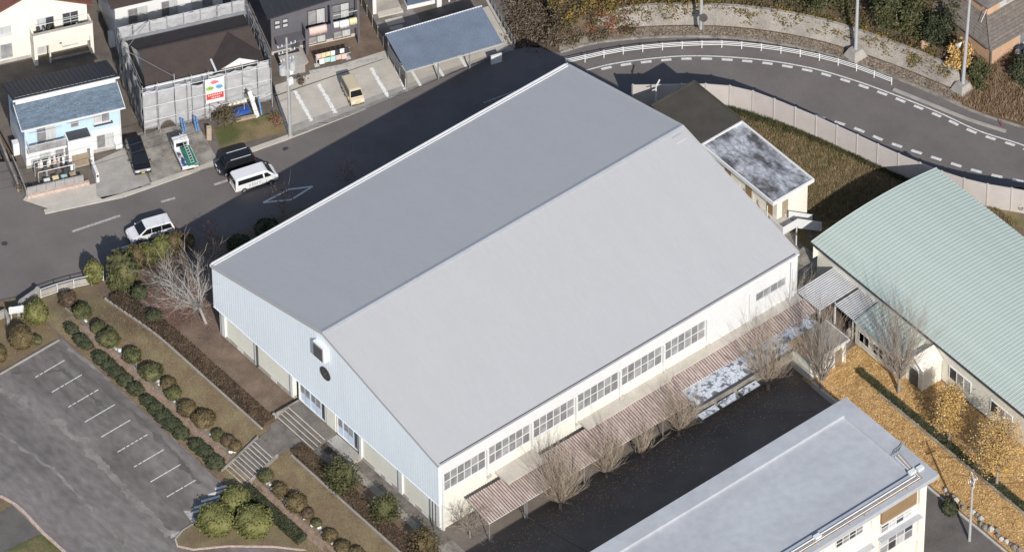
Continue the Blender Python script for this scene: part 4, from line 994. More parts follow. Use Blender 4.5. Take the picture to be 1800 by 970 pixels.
# site clutter by the scaffolding
for nm, lb, ct, u, v_, dims, m_ in (('tarpaulin_stack', 'blue tarpaulin bundle below the scaffold window', 'tarpaulin', 9.0, -.9, (1.9, .8, .55), 'tarp_blue'),
        ('plank_stack', 'pale stack of boards lying in front of the blue tarpaulin', 'boards', 9.1, -1.7, (2.2, .35, .35), 'wood_beige')):
    t = thing(nm, lb, ct, H.matrix_basis @ Vector((u, v_, 0)), HA); b = MB()
    for i in range(4): b.box(.05*i, dims[0]-.04*(i % 2), -.02*i, dims[1]-.03*(i % 3), dims[2]*i/4+.002, dims[2]*(i+1)/4)
    b.build('layers', m_, t, bevel=.04)
for k_, (u, v_, h_, lb) in enumerate(((3.6, -1.3, 1.5, 'blue plastic pipe leaning on the scaffolding beside the truck cab'), (4.9, -1.6, 1.7, 'longer blue plastic pipe standing by the scaffold entrance'))):
    t = thing('blue_pipe', lb, 'pipe', H.matrix_basis @ Vector((u, v_, 0)), HA); MB().tube((0, 0, 0), (-.1, .5, h_), .1, n=10).build('pipe', 'pipe_blue', t); MB().tube((.25, 0, 0), (.15, .5, h_*.85), .09, n=10).build('pipe', 'pipe_blue', t)
t = thing('white_chute', 'tall white sheet metal chute leaning at the right of the scaffolding', 'chute', H.matrix_basis @ Vector((11.4, -1.1, 0)), HA)
MB().beam((0, -.5, 0), (-.5, .5, 2.9), .45, .12).build('panel', 'cloth_white', t); MB().beam((.5, -.3, 0), (.45, .5, 1.6), .14, .14).build('strut', 'pipe_blue', t)
t = thing('leaning_board', 'pale board leaning in the yard between truck and black van', 'board', H.matrix_basis @ Vector((5.7, -2.9, 0)), HA)
MB().beam((0, -.5, .0), (.35, .6, 1.0), .5, .07).build('board', 'wood_beige', t); MB().beam((.0, .2, .0), (.2, .5, .8), .07, .07).build('prop', 'wood_beige', t)
# --- pale house behind the scaffolding
H = house('white_balcony_house', 'white house with brown balcony behind the scaffolded house', 206, 88)
bx(H, 'wall', 'wall_white', (0, 11.5, 0, 7, 0, 6.3)); bx(H, 'foundation', 'plinth', (-.03, 11.53, -.03, 7, -.1, .4))
b = MB(); b.slab([(-.5, -.5, 6.3), (12, -.5, 6.3), (12, 3.5, 7.6), (-.5, 3.5, 7.6)], .15); b.slab([(-.5, 3.5, 7.6), (12, 3.5, 7.6), (12, 7.5, 6.3), (-.5, 7.5, 6.3)], .15); b.build('roof', 'roof_brown', H)
bx(H, 'balcony_floor', 'wood_beige', (.4, 6.6, -1.2, -.001, 2.9, 3.05))
for i in range(5): bx(H, 'balcony_panel', 'wood_beige', (.42+1.235*i, 1.62+1.235*i, -1.2, -1.14, 3.06, 4.1))
bx(H, 'balcony_rail', 'metal_dark', (.4, 6.6, -1.22, -1.12, 4.11, 4.18))
bx(H, 'balcony_floor', 'concrete_light', (7.1, 11.2, -1.1, -.001, 2.9, 3.05))
for i in range(4): bx(H, 'balcony_panel', 'net_grey', (7.12+1.02*i, 8.1+1.02*i, -1.1, -1.05, 3.06, 4.0))
for u, w_, g_ in ((1.4, 2.0, W2), (5.0, 1.6, W2), (8.2, 2.2, ('curtain', 'glass_dim'))): window(H, (u, -.04, 3.2), 0, w_, 2.0, 2, 1, 'alu', g_)
for u, w_ in ((1.4, 1.8), (5.2, 1.2), (8.6, 1.8)): window(H, (u, -.04, .7), 0, w_, 1.4, 2, 1, 'alu', W2)
bx(H, 'heater_unit', 'trim_white', (-.6, -.05, .5, 1.2, 0, 1.8))
# --- cream apartment, top left
H = house('cream_house', 'cream house with large cluttered balcony and red-brown gable roof', 62, 117)
bx(H, 'wall', 'wall_ivory', (-7, 6.2, 1.5, 9, 0, 6.0)); bx(H, 'porch_wall', 'wall_ivory', (0, 6.35, 0, .2, 2.5, 4.2), (.0, .35, 0, 1.49, 0, 2.5), (6.0, 6.35, 0, 1.49, 0, 2.5), (3.0, 5.95, .02, .18, 1.9, 2.49), (1.6, 1.75, 0, .3, 0, 2.49))
bx(H, 'foundation', 'plinth', (-7.03, -.05, 1.46, 1.49, -.1, .4), (1.8, 5.99, .25, .35, -.1, .25))
bx(H, 'balcony_floor', 'concrete', (0, 6.35, .2, 1.49, 2.7, 2.9)); bx(H, 'balcony_side', 'wall_ivory', (0, .18, .201, 1.49, 2.91, 4.2), (6.17, 6.35, .201, 1.49, 2.91, 4.2))
bx(H, 'balcony_cap', 'concrete', (-.05, 6.4, -.05, .24, 4.201, 4.3))
b = MB(); b.xprism([(-7, 6.0), (6.2, 6.0), (0, 8.9)], 1.5, 9, 'y'); b.build('gable_wall', 'wall_ivory', H)
for q in ([(-7.6, .9, 5.75), (0, .9, 9.05), (0, 9.5, 9.05), (-7.6, 9.5, 5.75)], [(0, .9, 9.05), (6.8, .9, 5.85), (6.8, 9.5, 5.85), (0, 9.5, 9.05)]):
    b = MB(); b.slab(q, .16); b.build('roof', 'roof_redbrown', H)
window(H, (.9, 1.46, 3.0), 0, 1.7, 2.0, 2, 1, 'alu', ('curtain', 'glass')); window(H, (3.6, 1.46, 3.1), 0, 1.6, 1.9, 2, 3, 'alu', ('glass', 'glass'))
window(H, (-5.6, 1.46, .7), 0, 3.6, 1.9, 3, 1, 'alu', ('glass_mid', 'curtain')); window(H, (-5.2, 1.46, 4.0), 0, 3.2, 1.0, 3, 1, 'alu', ('glass_dim', 'curtain', 'curtain'), sill=True)
window(H, (3.4, 1.44, .5), 0, 1.6, 1.8, 2, 1, 'alu', W2); window(H, (.5, 1.44, .3), 0, 1.0, 1.9, 1, 1, 'alu', ('curtain',))
r = random.Random(8)
BC = thing('balcony_clutter', 'laundry, pots and boxes crowding the cream house balcony', 'laundry', H.matrix_basis @ Vector((.4, .75, 2.9)), HA)
for i in range(22):
    x = r.uniform(.1, 5.4); hh = r.uniform(.3, 1.5); b = MB(); b.box(x, x+r.uniform(.1, .4), r.uniform(-.4, 0), r.uniform(.1, .5), 0, hh); b.build('item', r.choice(['cloth_white', 'cloth_dark', 'metal_dark', 'cloth_white', 'cloth_pink', 'leaf_green']), BC, bevel=.04)
b = MB(); b.tube((.1, .1, 1.8), (5.4, .1, 1.8), .025, n=6); b.build('drying_pole', 'alu', BC)
# --- charcoal house
H = house('charcoal_house', 'charcoal grey two storey house with bedding drying on its balcony', 478, 97)
b = MB(); b.xprism([(0, 0), (9.1, 0), (9.1, 6.4), (0, 5.4)], .0, 8, 'y'); b.build('wall', 'wall_charcoal', H)
b = MB(); b.slab([(-.4, -.35, 5.42), (9.5, -.35, 6.52), (9.5, 8.4, 6.52), (-.4, 8.4, 5.42)], .16); b.build('roof', 'roof_black', H)
bx(H, 'foundation', 'concrete_light', (-.03, 9.13, -.03, 8, -.1, .42))
bx(H, 'balcony', 'wall_charcoal', (3.3, 9.0, -1.3, -.001, 2.35, 2.6), (3.3, 9.0, -1.3, -1.15, 2.6, 3.6), (3.3, 3.45, -1.15, -.001, 2.6, 3.6), (8.85, 9.0, -1.15, -.001, 2.6, 3.6))
bx(H, 'pillar', 'wall_charcoal', (3.3, 3.65, -1.28, -.95, 0, 2.35), (6.05, 6.3, -1.36, -1.301, 2.2, 6.0), (8.9, 9.15, -1.36, -1.301, 0, 6.2))
for i in range(2):
    for j in range(2): window(H, (.45+.85*i, -.04, 3.5+.62*j), 0, .5, .42, 1, 1, 'metal_dark', ('curtain',), .05)
window(H, (4.0, -.04, 2.9), 0, 1.8, 2.0, 2, 1, 'metal_dark', ('glass_mid', 'curtain')); window(H, (6.6, -.04, 2.9), 0, 1.8, 2.0, 2, 1, 'metal_dark', ('glass_dim', 'curtain'))
window(H, (4.0, -.04, .3), 0, 1.8, 1.9, 2, 1, 'metal_dark', ('glass_mid', 'curtain')); window(H, (6.7, -.04, .3), 0, 1.8, 1.9, 2, 1, 'metal_dark', ('glass_mid', 'curtain'))
bx(H, 'door', 'door_dark', (2.1, 3.0, -.05, -.001, .1, 2.2)); bx(H, 'porch_roof', 'wall_charcoal', (.3, 3.2, -1.4, -.001, 2.3, 2.45)); bx(H, 'porch_floor', 'concrete', (.5, 3.2, -2.4, -.04, -.05, .3))
b = MB(); b.tube((6.3, -1.5, 4.9), (8.9, -1.5, 4.9), .04); b.build('drying_pole', 'alu', H)
def cloth(lb, m, u0, u1, v_, z0, z1, fold=True):
    t = thing('hanging_bedding', lb, 'bedding', H.matrix_basis @ Vector((u0, v_, z0)), HA); b = MB(); n = 8
    for i in range(n+1):
        x = (u1-u0)*i/n; d = .03*math.sin(i*2.2)
        b.v += [(x, d-.04, 0.03*math.sin(i)), (x, d-.06, (z1-z0)*.5), (x, -.03, z1-z0), (x, .22, z1-z0+.03), (x, .26, (z1-z0)*.6)]
    for i in range(n):
        for j in range(4): b.f.append((5*i+j, 5*i+j+1, 5*i+j+6, 5*i+j+5))
    o = b.build('cloth', m, t, smooth=True, fix=False); md = o.modifiers.new('s', 'SOLIDIFY'); md.thickness = .04
cloth('pale pink striped quilt over the left of the charcoal house balcony', 'cloth_pink', 3.7, 5.6, -1.36, 2.7, 3.65)
cloth('white quilt over the middle of the charcoal house balcony rail', 'cloth_white', 7.0, 8.0, -1.36, 2.8, 3.65)
cloth('cream quilt over the right end of the charcoal house balcony', 'cloth_yellow', 8.05, 8.85, -1.36, 2.95, 3.68)
cloth('small white cloth left of the white quilt on the charcoal balcony', 'cloth_white', 6.35, 6.95, -1.36, 3.05, 3.65)
LS = thing('laundry_stand', 'low stand of drying towels in the charcoal house garden', 'laundry', H.matrix_basis @ Vector((3.9, -3.0, 0)), HA)
b = MB()
for x in (0, 3.4): b.tube((x, 0, 0), (x, 0, 1.5), .04); b.box(x-.25, x+.25, -.2, .2, 0, .12)
b.tube((-.1, 0, 1.45), (3.6, 0, 1.45), .03); b.tube((-.1, -.4, 1.1), (3.6, -.4, 1.1), .03); b.build('frame', 'alu', LS)
for i, m_ in enumerate(('cloth_pink', 'cloth_yellow', 'cloth_yellow', 'cloth_white', 'cloth_dark', 'cloth_white', 'cloth_dark')):
    b = MB(); x = .05+.5*i; b.box(x, x+.46, -.04, .04, .75+.1*(i % 3), 1.5); b.build('towel', m_, LS)
for i, m_ in enumerate(('cloth_white', 'cloth_aqua', 'cloth_aqua', 'cloth_pink', 'cloth_pink')):
    b = MB(); x = .2+.6*i; b.box(x, x+.55, -.45, -.37, .45+.1*(i % 2), 1.13); b.build('towel', m_, LS)
SH = thing('low_grey_shed', 'low grey lean-to beside the charcoal house entrance', 'shed', H.matrix_basis @ Vector((.9, -3.6, 0)), HA)
bx(SH, 'body', 'block_grey', (-.6, 1.6, 0, 1.3, 0, 1.3)); b = MB(); b.slab([(-.8, -.2, 1.3), (1.8, -.2, 1.3), (1.8, 1.5, 1.6), (-.8, 1.5, 1.6)], .08); b.build('roof', 'concrete', SH); bx(SH, 'meter_box', 'trim_white', (-.5, .3, -.12, -.001, .2, 1.0))
# --- slate-blue house at the top edge
H = house('slate_house', 'slate blue house with white footing behind the carport', 716, 17)
bx(H, 'wall', 'wall_slate', (0, 3.2, 0, 6, .5, 6)); bx(H, 'footing', 'trim_white', (-.05, 3.3, -.06, 6, 0, .5)); b = MB(); b.slab([(-.4, -.4, 6), (3.6, -.4, 6), (3.6, 6.4, 6.9), (-.4, 6.4, 6.9)], .15); b.build('roof', 'roof_black', H)
window(H, (.7, -.04, 2.2), 0, 1.5, 1.4, 2, 1, 'alu', W2)
for i in range(6): bx(H, 'fence_post', 'trim_white', (3.5+.9*i, 3.68+.9*i, -.3, -.12, 0, 1.9))
bx(H, 'fence_rail', 'trim_white', (3.45, 8.3, -.12, -.06, 1.5, 1.62))
bx(H, 'meter_cabinet', 'trim_white', (3.0, 3.5, -.8, -.4, 0, 1.2))
H2 = house('grey_entrance_house', 'white walled house with grey paved entrance at the top edge', 662, 25)
bx(H2, 'wall', 'wall_white', (-.4, 2.6, 1.8, 7, 0, 5.5), (-.4, .0, 0, 1.8, 0, 3)); bx(H2, 'porch', 'concrete', (0, 2.6, -.2, 1.8, 0, .45)); bx(H2, 'porch_step', 'concrete_light', (.0, 2.7, -.7, -.2, 0, .22), (.5, 2.4, -2.2, -1.2, -.02, .06), (.6, 2.0, -3.0, -2.4, -.02, .05))
bx(H2, 'door', 'wood_beige', (1.0, 1.9, 1.74, 1.8, .46, 2.6)); b = MB(); b.slab([(-.8, -.2, 5.5), (3, -.2, 5.5), (3, 7.4, 6.4), (-.8, 7.4, 6.4)], .15); b.build('roof', 'roof_black', H2)
lot('paved_yard', [(655, 30), (690, 95), (760, 62), (715, 5)], 'asphalt_light', .03)
# --- carport
CA = rad(-16.2); p = at(716, 160, LZ)
C = thing('carport', 'wide carport with blue ribbed sheet roof', 'carport', (p.x, p.y, LZ), CA)
for i in range(6):
    b = MB(); a = 10.75*i/6-.1; corrug(b, a, a+10.75/6+.02, 0.0, 5.5, 2.75, 3.25, .3, .075); b.build('roof_sheet', 'carport_blue', C, fix=False)
bx(C, 'eave_trim', 'alu', (-.1, 10.7, -.08, -.001, 2.62, 2.72)); b = MB(); b.box(-.1, 10.7, 5.5, 5.56, 3.1, 3.36); b.build('ridge_trim', 'cloth_white', C)
for x in (0, 3.5, 7.0, 10.4):
    for y in (.15, 5.1):
        if (x, y) == (10.4, .15): continue
        bx(C, 'post', 'metal_grey', (x, x+.12, y, y+.12, 0, 2.7+.45*y/5))
bx(C, 'side_panel', 'net_dark', (-.02, .02, .4, 5.0, .8, 2.2)); bx(C, 'rear_panel', 'net_dark', (.2, 10.3, 5.25, 5.3, .2, 2.4))
bx(C, 'end_wall', 'wall_white', (9.3, 10.5, -.2, .0, 0, 1.5)); 
for u in (1.4, 4.1, 6.8): 
    bx(C, 'gravel_strip', 'cloth_white', (u, u+.3, -1.6, 4.6, .02, .035))
FN = thing('slat_fence', 'brown slat fence between the parking pad and the carport', 'fence', at(713, 158, LZ), CA+rad(0))
f1 = FN.location; f2 = at(636, 10, LZ)-FN.location; f2 = Matrix.Rotation(-CA, 3, 'Z') @ f2
for i in range(9):
    q = f2*(i/8); bx(FN, 'post', 'alu', (q.x-.04, q.x+.04, q.y-.04, q.y+.04, 0, 1.5))
for z in (.3, .55, .8, 1.05, 1.3):
    for i in range(8): MB().beam(f2*(i/8)+Vector((0, 0, z)), f2*((i+1)/8-.004)+Vector((0, 0, z)), .03, .17).build('slat', 'fence_brown', FN)
FN2 = thing('kerb_fence', 'low wire fence along the bank right of the carport', 'fence', at(905, 84, LZ)); e2 = at(853, -8, LZ)-FN2.location
for i in range(10): q = e2*(i/9); bx(FN2, 'post', 'metal_grey', (q.x-.04, q.x+.04, q.y-.04, q.y+.04, 0, 1.1))
for z in (.25, .65, 1.05): MB().beam(Vector((0, 0, z)), e2+Vector((0, 0, z)), .04, .05).build('rail', 'metal_grey', FN2)
MB().beam(Vector((-.2, 0, .1)), e2+Vector((-.2, 0, .1)), .25, .3).build('footing', 'concrete_light', FN2)
# white stone dividers on the parking pad
r = random.Random(21)
for k_, (a, e) in enumerate((((518, 160), (548, 213)), ((560, 148), (590, 199)), ((652, 120), (682, 170)), ((690, 102), (712, 157)))):
    t = thing('stone_divider', ['first', 'second', 'third', 'fourth'][k_]+' strip of white stones across the parking pad, counted from the utility pole', 'stones', at(*a, LZ))
    pa, pe = at(*a, LZ), at(*e, LZ); b = MB()
    b.beam(Vector((0, 0, .02)), pe-pa+Vector((0, 0, .02)), .2, .05).build('gravel_bed', 'cloth_white', t); b = MB()
    for i in range(260):
        q = (pe-pa)*r.random(); q += Vector((r.uniform(-.2, .2), r.uniform(-.1, .1), .03)); b.ico(q, r.uniform(.03, .075), 1, .7)
    o = b.build('white_stone', 'cloth_white', t); o['kind'] = 'stuff'
# --- brown-tiled house, top right
p = at(1741, 108, 0.6)
H = thing('tiled_house', 'tan house with brown tiled skirt roof and upper storey, top right', 'house', (p.x, p.y, .6))
bx(H, 'wall', 'wall_tan', (0, 12, 0, 10, -1.6, 2.6)); bx(H, 'upper_wall', 'wall_tan', (1.7, 12, 2.6, 10, 2.6, 5.6))
bx(H, 'corner_post', 'fence_brown', (-.04, .14, -.04, .14, -1, 2.5)); 
zl, zh = 2.35, 3.5
for q in ([(-.7, -.7, zl), (13, -.7, zl), (13, 2.6, zh), (1.7, 2.6, zh)], [(-.7, 11, zl), (-.7, -.7, zl), (1.7, 2.6, zh), (1.7, 11, zh)]):
    b = MB(); b.slab(q, .14); o = b.build('skirt_roof', 'roof_tile', H)
for i in range(9):       # tile courses on both slopes
    t = (i+.3)/9; z = lerp(zl, zh, t)+.004; x = lerp(-.7, 1.7, t); y = lerp(-.7, 2.6, t)
    b = MB(); b.box(x, 13, y, y+.05, z, z+.045); b.build('tile_course', 'roof_tile', H)
    b = MB(); b.box(x, x+.05, y+.051, 11, z, z+.045); b.build('tile_course', 'roof_tile', H)
MB().beam((-.7, -.7, zl+.05), (1.7, 2.6, zh+.08), .22, .14).build('hip_cap', 'roof_tile', H)
for q in ([(.9, 1.8, 5.5), (13, 1.8, 5.5), (13, 6, 7), (5.5, 6, 7)], [(.9, 11, 5.5), (.9, 1.8, 5.5), (5.5, 6, 7), (5.5, 11, 7)]):
    b = MB(); b.slab(q, .16); b.build('upper_roof', 'roof_tile', H)
window(H, (3.4, 2.56, 3.7), 0, 2.6, 1.2, 3, 1, 'alu', ('curtain', 'glass_mid')); window(H, (4, -.04, 0), 0, 2, 1.8, 2, 1, 'alu', W2)
b = MB(); b.tube((.5, 2.2, 3.6), (1.7, 2.6, 4.6), .03); b.build('pipe', 'trim_white', H)
bx(H, 'wall_panel', 'wall_tan', (-4.6, -.9, 5.4, 5.6, -1, 1.6))
BG = thing('rubbish_bags', 'white bags and clutter by the right wall of the tan house', 'bags', (p.x+3.2, p.y-1.2, .45)); r = random.Random(4)
for i in range(12): b = MB(); b.ico((r.uniform(-.6, 3), r.uniform(-.6, .8), .3), r.uniform(.22, .45), 2, .9, i, .5); b.build('bag', r.choice(['cloth_white', 'cloth_white', 'cloth_dark', 'tarp_blue', 'metal_grey']), BG)
# ------------------------------------------------------------ vehicles
def car(name, label, px, py, z, ang, L, W, H_, prof, belt, paint, sides, ws, rear, wheels=(.30, .31), cat='car', plate='cloth_white', rails=False):
    p = at(px, py, z); t = thing(name, label, cat, (p.x, p.y, z), ang); hw = W/2
    top = max(q[1] for q in prof)
    def hy(zz): return hw*(1-.16*max(0, (zz-belt)/(top-belt))**1.2) if zz > belt else hw*(1-.05*max(0, (.7-zz)/.7))
    b = MB(); n = len(prof)
    for s in (-1, 1): b.v += [(x, s*hy(zz), zz) for x, zz in prof]
    b.f.append(tuple(range(n))); b.f.append(tuple(2*n-1-i for i in range(n)))
    for i in range(n): b.f.append((i, n+i, n+(i+1) % n, (i+1) % n))
    # split sides at the belt line so the tumblehome stays clean
    bm = bmesh.new(); me = bpy.data.meshes.new('b'); me.from_pydata(b.v, [], b.f); bm.from_mesh(me)
    bmesh.ops.bisect_plane(bm, geom=bm.verts[:]+bm.edges[:]+bm.faces[:], plane_co=(0, 0, belt), plane_no=(0, 0, 1))
    for v_ in bm.verts:
        if abs(v_.co.z-belt) < 1e-4 and abs(v_.co.y) > hw*.7: v_.co.y = math.copysign(hw, v_.co.y)
    bmesh.ops.triangulate(bm, faces=[f for f in bm.faces if len(f.verts) > 4]); bmesh.ops.recalc_face_normals(bm, faces=bm.faces)
    bmesh.ops.dissolve_limit(bm, angle_limit=rad(1), verts=bm.verts, edges=bm.edges)
    bm.to_mesh(me); bm.free(); me.name = 'body'; me.materials.append(M[paint]); body = bpy.data.objects.new('body', me); COL.objects.link(body); body.parent = t
    md = body.modifiers.new('bevel', 'BEVEL'); md.width = .07; md.segments = 3; md.limit_method = 'ANGLE'; md.angle_limit = rad(20)
    for pts in sides:
        for s in (-1, 1):
            g = MB(); g.v = [(x, s*(hy(zz)+.015), zz) for x, zz in pts]+[(x, s*(hy(zz)-.03), zz) for x, zz in pts]; k_ = len(pts)
            g.f = [tuple(range(k_)), tuple(2*k_-1-i for i in range(k_))]+[(i, k_+i, k_+(i+1) % k_, (i+1) % k_) for i in range(k_)]
            g.build('side_window', 'car_glass', t)
    for nm, (x0, z0, x1, z1) in (('windscreen', ws), ('rear_window', rear)):
        d = Vector((x1-x0, z1-z0)).normalized(); nx, nz_ = (d.y, -d.x) if nm == 'windscreen' else (-d.y, d.x)
        if nm == 'windscreen' and nx < 0: nx, nz_ = -nx, -nz_
        if nm == 'rear_window' and nx > 0: nx, nz_ = -nx, -nz_
        g = MB(); e = .018; g.v = []
        for k_ in (e, -.03):
            g.v += [(x0+nx*k_, -hy(z0)+.08, z0+nz_*k_), (x0+nx*k_, hy(z0)-.08, z0+nz_*k_), (x1+nx*k_, hy(z1)-.1, z1+nz_*k_), (x1+nx*k_, -hy(z1)+.1, z1+nz_*k_)]
        g.f = [(0, 1, 2, 3), (7, 6, 5, 4), (0, 4, 5, 1), (1, 5, 6, 2), (2, 6, 7, 3), (3, 7, 4, 0)]; g.build(nm, 'car_glass', t)
    wr, wx_ = wheels
    for x in (-L*wx_, L*wx_):
        for s in (-1, 1):
            c = MB().tube((x, s*(hw-.2), wr), (x, s*(hw+.012), wr), wr, n=18).build('wheel', 'tyre', t)
            MB().tube((x, s*(hw+.0), wr), (x, s*(hw+.02), wr), wr*.62, n=14).build('rim', 'rim', c)
    xf, xr = max(q[0] for q in prof), min(q[0] for q in prof)
    for s in (-1, 1):
        MB().box(xf-.16, xf+.015, s*hw*.62-.17, s*hw*.62+.17, .62, .8).build('headlight', 'lamp_clear', t, bevel=.03)
        MB().box(xr-.015, xr+.05, s*hw*.84-.07, s*hw*.84+.07, .75, 1.2).build('tail_light', 'lamp_red', t)
        MB().box(ws[0]-.25, ws[0]-.12, s*(hw+.02), s*(hw+.17), belt+.0, belt+.16).build('mirror', paint, t, bevel=.02)
    MB().box(xf-.02, xf+.03, -hw*.9, hw*.9, .34, .46).build('bumper', 'metal_dark', t); MB().box(xr-.03, xr+.02, -hw*.9, hw*.9, .36, .5).build('bumper', paint, t)
    MB().box(xf+.02, xf+.04, -.17, .17, .47, .6).build('number_plate', plate, t); MB().box(xr-.045, xr-.02, -.17, .17, .62, .78).build('number_plate', plate, t)
    if rails:
        for s in (-1, 1): MB().beam((rails[0], s*hw*.72, top+.03), (rails[1], s*hw*.72, top+.03), .05, .05).build('roof_rail', 'alu', t)
    for x in ((.35*L*.3), -.1*L):
        for s in (-1, 1): MB().box(x, x+.012, s*hw-.004, s*hw+.006, .45, belt-.05).build('door_seam', 'metal_dark', t)
    return t
VAN = [(-2.35, .32), (-2.37, .9), (-2.3, 1.78), (-2.12, 1.96), (.95, 1.97), (1.2, 1.9), (1.95, 1.15), (2.28, .98), (2.36, .6), (2.33, .32)]
rz_ = -14.5
v = car('white_van', 'white minibus van parked at the edge of the gymnasium shadow', 447, 322, -2.0, rad(rz_), 4.7, 1.72, 1.98, VAN, 1.15, 'car_white',
    [[(-2.1, 1.2), (.7, 1.2), (.62, 1.72), (-2.05, 1.72)], [(.85, 1.18), (1.62, 1.18), (1.15, 1.7), (.8, 1.72)]], (1.9, 1.2, 1.27, 1.85), (-2.36, 1.15, -2.31, 1.72), cat='van')
r = random.Random(2)
for i, x in enumerate((-.9, -.6, -.35, -.1, .2)):      # grey lettering marks on the flank
    b = MB(); b.box(x, x+.16, -.876, -.868, .62, .66); b.box(x+.05, x+.1, -.876, -.8685, .66, .98); b.box(x-.02, x+.18, -.876, -.869, .84, .88); b.build('lettering', 'metal_grey', v)
MNV = [(-2.33, .32), (-2.36, .95), (-2.12, 1.6), (-1.9, 1.72), (.2, 1.74), (.55, 1.68), (1.45, 1.08), (2.15, .9), (2.34, .66), (2.34, .32)]
sidem = [[(-2.12, 1.06), (-1.02, 1.06), (-1.02, 1.62), (-1.95, 1.6)], [(-.98, 1.05), (.06, 1.05), (.06, 1.64), (-.98, 1.63)], [(.1, 1.05), (1.3, 1.05), (.55, 1.61), (.1, 1.64)]]
car('white_minivan', 'white minivan with dark windows parked beside the green roadside hedge', 264, 413, -2.0, math.pi+rad(-17), 4.7, 1.72, 1.75, MNV, 1.05, 'car_white', sidem, (1.4, 1.13, .62, 1.66), (-2.33, 1.05, -2.16, 1.52))
car('black_wagon', 'black estate car parked on the blue house driveway', 243, 283, LZ, rad(-114), 4.65, 1.75, 1.6, [(q[0], q[1]*.92) for q in MNV], .98, 'car_black', [[(x, z*.92) for x, z in s] for s in sidem], (1.4, 1.05, .62, 1.53), (-2.33, .97, -2.16, 1.4), plate='plate_yellow')
KEI = [(-1.65, .3), (-1.67, .9), (-1.6, 1.7), (-1.45, 1.83), (.75, 1.84), (.95, 1.78), (1.3, 1.1), (1.62, .95), (1.69, .6), (1.67, .3)]
sidek = [[(-1.5, 1.05), (-.75, 1.05), (-.75, 1.65), (-1.45, 1.65)], [(-.65, 1.05), (.1, 1.05), (.1, 1.66), (-.65, 1.66)], [(.18, 1.05), (1.12, 1.05), (.85, 1.62), (.18, 1.66)]]
car('beige_box_van', 'beige small box van on the concrete parking pad', 620, 170, LZ, rad(-109), 3.4, 1.48, 1.84, KEI, 1.0, 'car_beige', sidek, (1.3, 1.14, 1.0, 1.73), (-1.67, 1.0, -1.61, 1.62), (.27, .33), cat='van', plate='plate_yellow', rails=(-1.2, .6))
car('black_box_van', 'black box van half hidden behind the white minibus van', 414, 296, -1.98, math.pi+rad(-16), 3.9, 1.6, 1.85, [(x*1.15, z) for x, z in KEI], 1.0, 'car_black', [[(x*1.15, z) for x, z in s] for s in sidek], (1.5, 1.14, 1.15, 1.73), (-1.92, 1.0, -1.85, 1.62), (.28, .33), cat='van', rails=(-1.5, .7))
# flat-bed truck with tarpaulin and ladder
p = at(324, 279, LZ); T = thing('flatbed_truck', 'small white flatbed truck carrying a green tarpaulin and a ladder', 'truck', (p.x, p.y, LZ), rad(70))
cab = MB(); cab.xprism([(.75, .4), (2.05, .4), (2.05, .95), (1.72, 1.72), (1.5, 1.8), (.85, 1.8), (.75, 1.7)], -.8, .8, 'y'); cab.build('cab', 'car_white', T, bevel=.06)
MB().hexa([(2.03, -.68, 1.02), (2.07, -.68, 1.02), (2.07, .68, 1.02), (2.03, .68, 1.02)], [(1.72, -.64, 1.66), (1.77, -.64, 1.66), (1.77, .64, 1.66), (1.72, .64, 1.66)]).build('windscreen', 'car_glass', T)
for s in (-1, 1): MB().box(.95, 1.75, s*.8-.015, s*.8+.015, 1.05, 1.6).build('side_window', 'car_glass', T)
MB().box(.735, .752, -.6, .6, 1.1, 1.6).build('rear_window', 'car_glass', T)
MB().box(-2.15, .7, -.82, .82, .62, .72).build('bed', 'car_white', T)
for q in ((-2.15, .7, -.85, -.8, .721, 1.08), (-2.15, .7, .8, .85, .721, 1.08), (-2.2, -2.15, -.85, .85, .62, 1.08)): MB().box(*q).build('bed_side', 'car_white', T)
MB().box(-2.2, 2.0, -.4, .4, .4, .6).build('chassis', 'metal_dark', T)
for x in (-1.35, 1.4):
    for s in (-1, 1):
        c = MB().tube((x, s*.6, .3), (x, s*.79, .3), .3, n=16).build('wheel', 'tyre', T); MB().tube((x, s*.79, .3), (x, s*.8, .3), .18, n=12).build('rim', 'rim', c)
for s in (-1, 1): MB().box(2.04, 2.07, s*.6-.14, s*.6+.14, .6, .78).build('headlight', 'lamp_clear', T); MB().box(-2.23, -2.201, s*.65-.12, s*.65+.12, .5, .6).build('tail_light', 'lamp_red', T)
t = thing('green_tarpaulin', 'crumpled green tarpaulin spread over the truck bed', 'tarpaulin', (p.x, p.y, LZ+.75), rad(70)); b = MB(); nu, nv = 16, 8
for i in range(nu+1):
    for j in range(nv+1):
        x, y = lerp(-2.4, .6, i/nu), lerp(-.95, .25, j/nv); b.v.append((x, y, .30+.12*noise.noise(Vector((x*2.2, y*2.2, 1)))+(.12 if j > 3 else 0)-(.25 if j == 0 else 0)))
for i in range(nu):
    for j in range(nv): a = i*(nv+1)+j; b.f.append((a, a+1, a+nv+2, a+nv+1))
o = b.build('sheet', 'tarp_green', t, smooth=True, fix=False); o.modifiers.new('s', 'SOLIDIFY').thickness = .02
t = thing('ladder', 'aluminium ladder lying on the green tarpaulin and the truck cab', 'ladder', (p.x, p.y, LZ), rad(70))
for y in (-.42, -.08): MB().beam((-2.2, y, 1.32), (1.75, y, 1.95), .05, .08).build('stile', 'alu', t)
for i in range(12): q = Vector((-2.1+.33*i, 0, 1.335+.0525*i)); MB().beam(q+Vector((0, -.4, 0)), q+Vector((0, -.1, 0)), .05, .04).build('rung', 'alu', t)
t = thing('paint_cans', 'dark tins and toolboxes loaded beside the green tarpaulin', 'tins', (p.x, p.y, LZ+.73), rad(70)); r = random.Random(6)
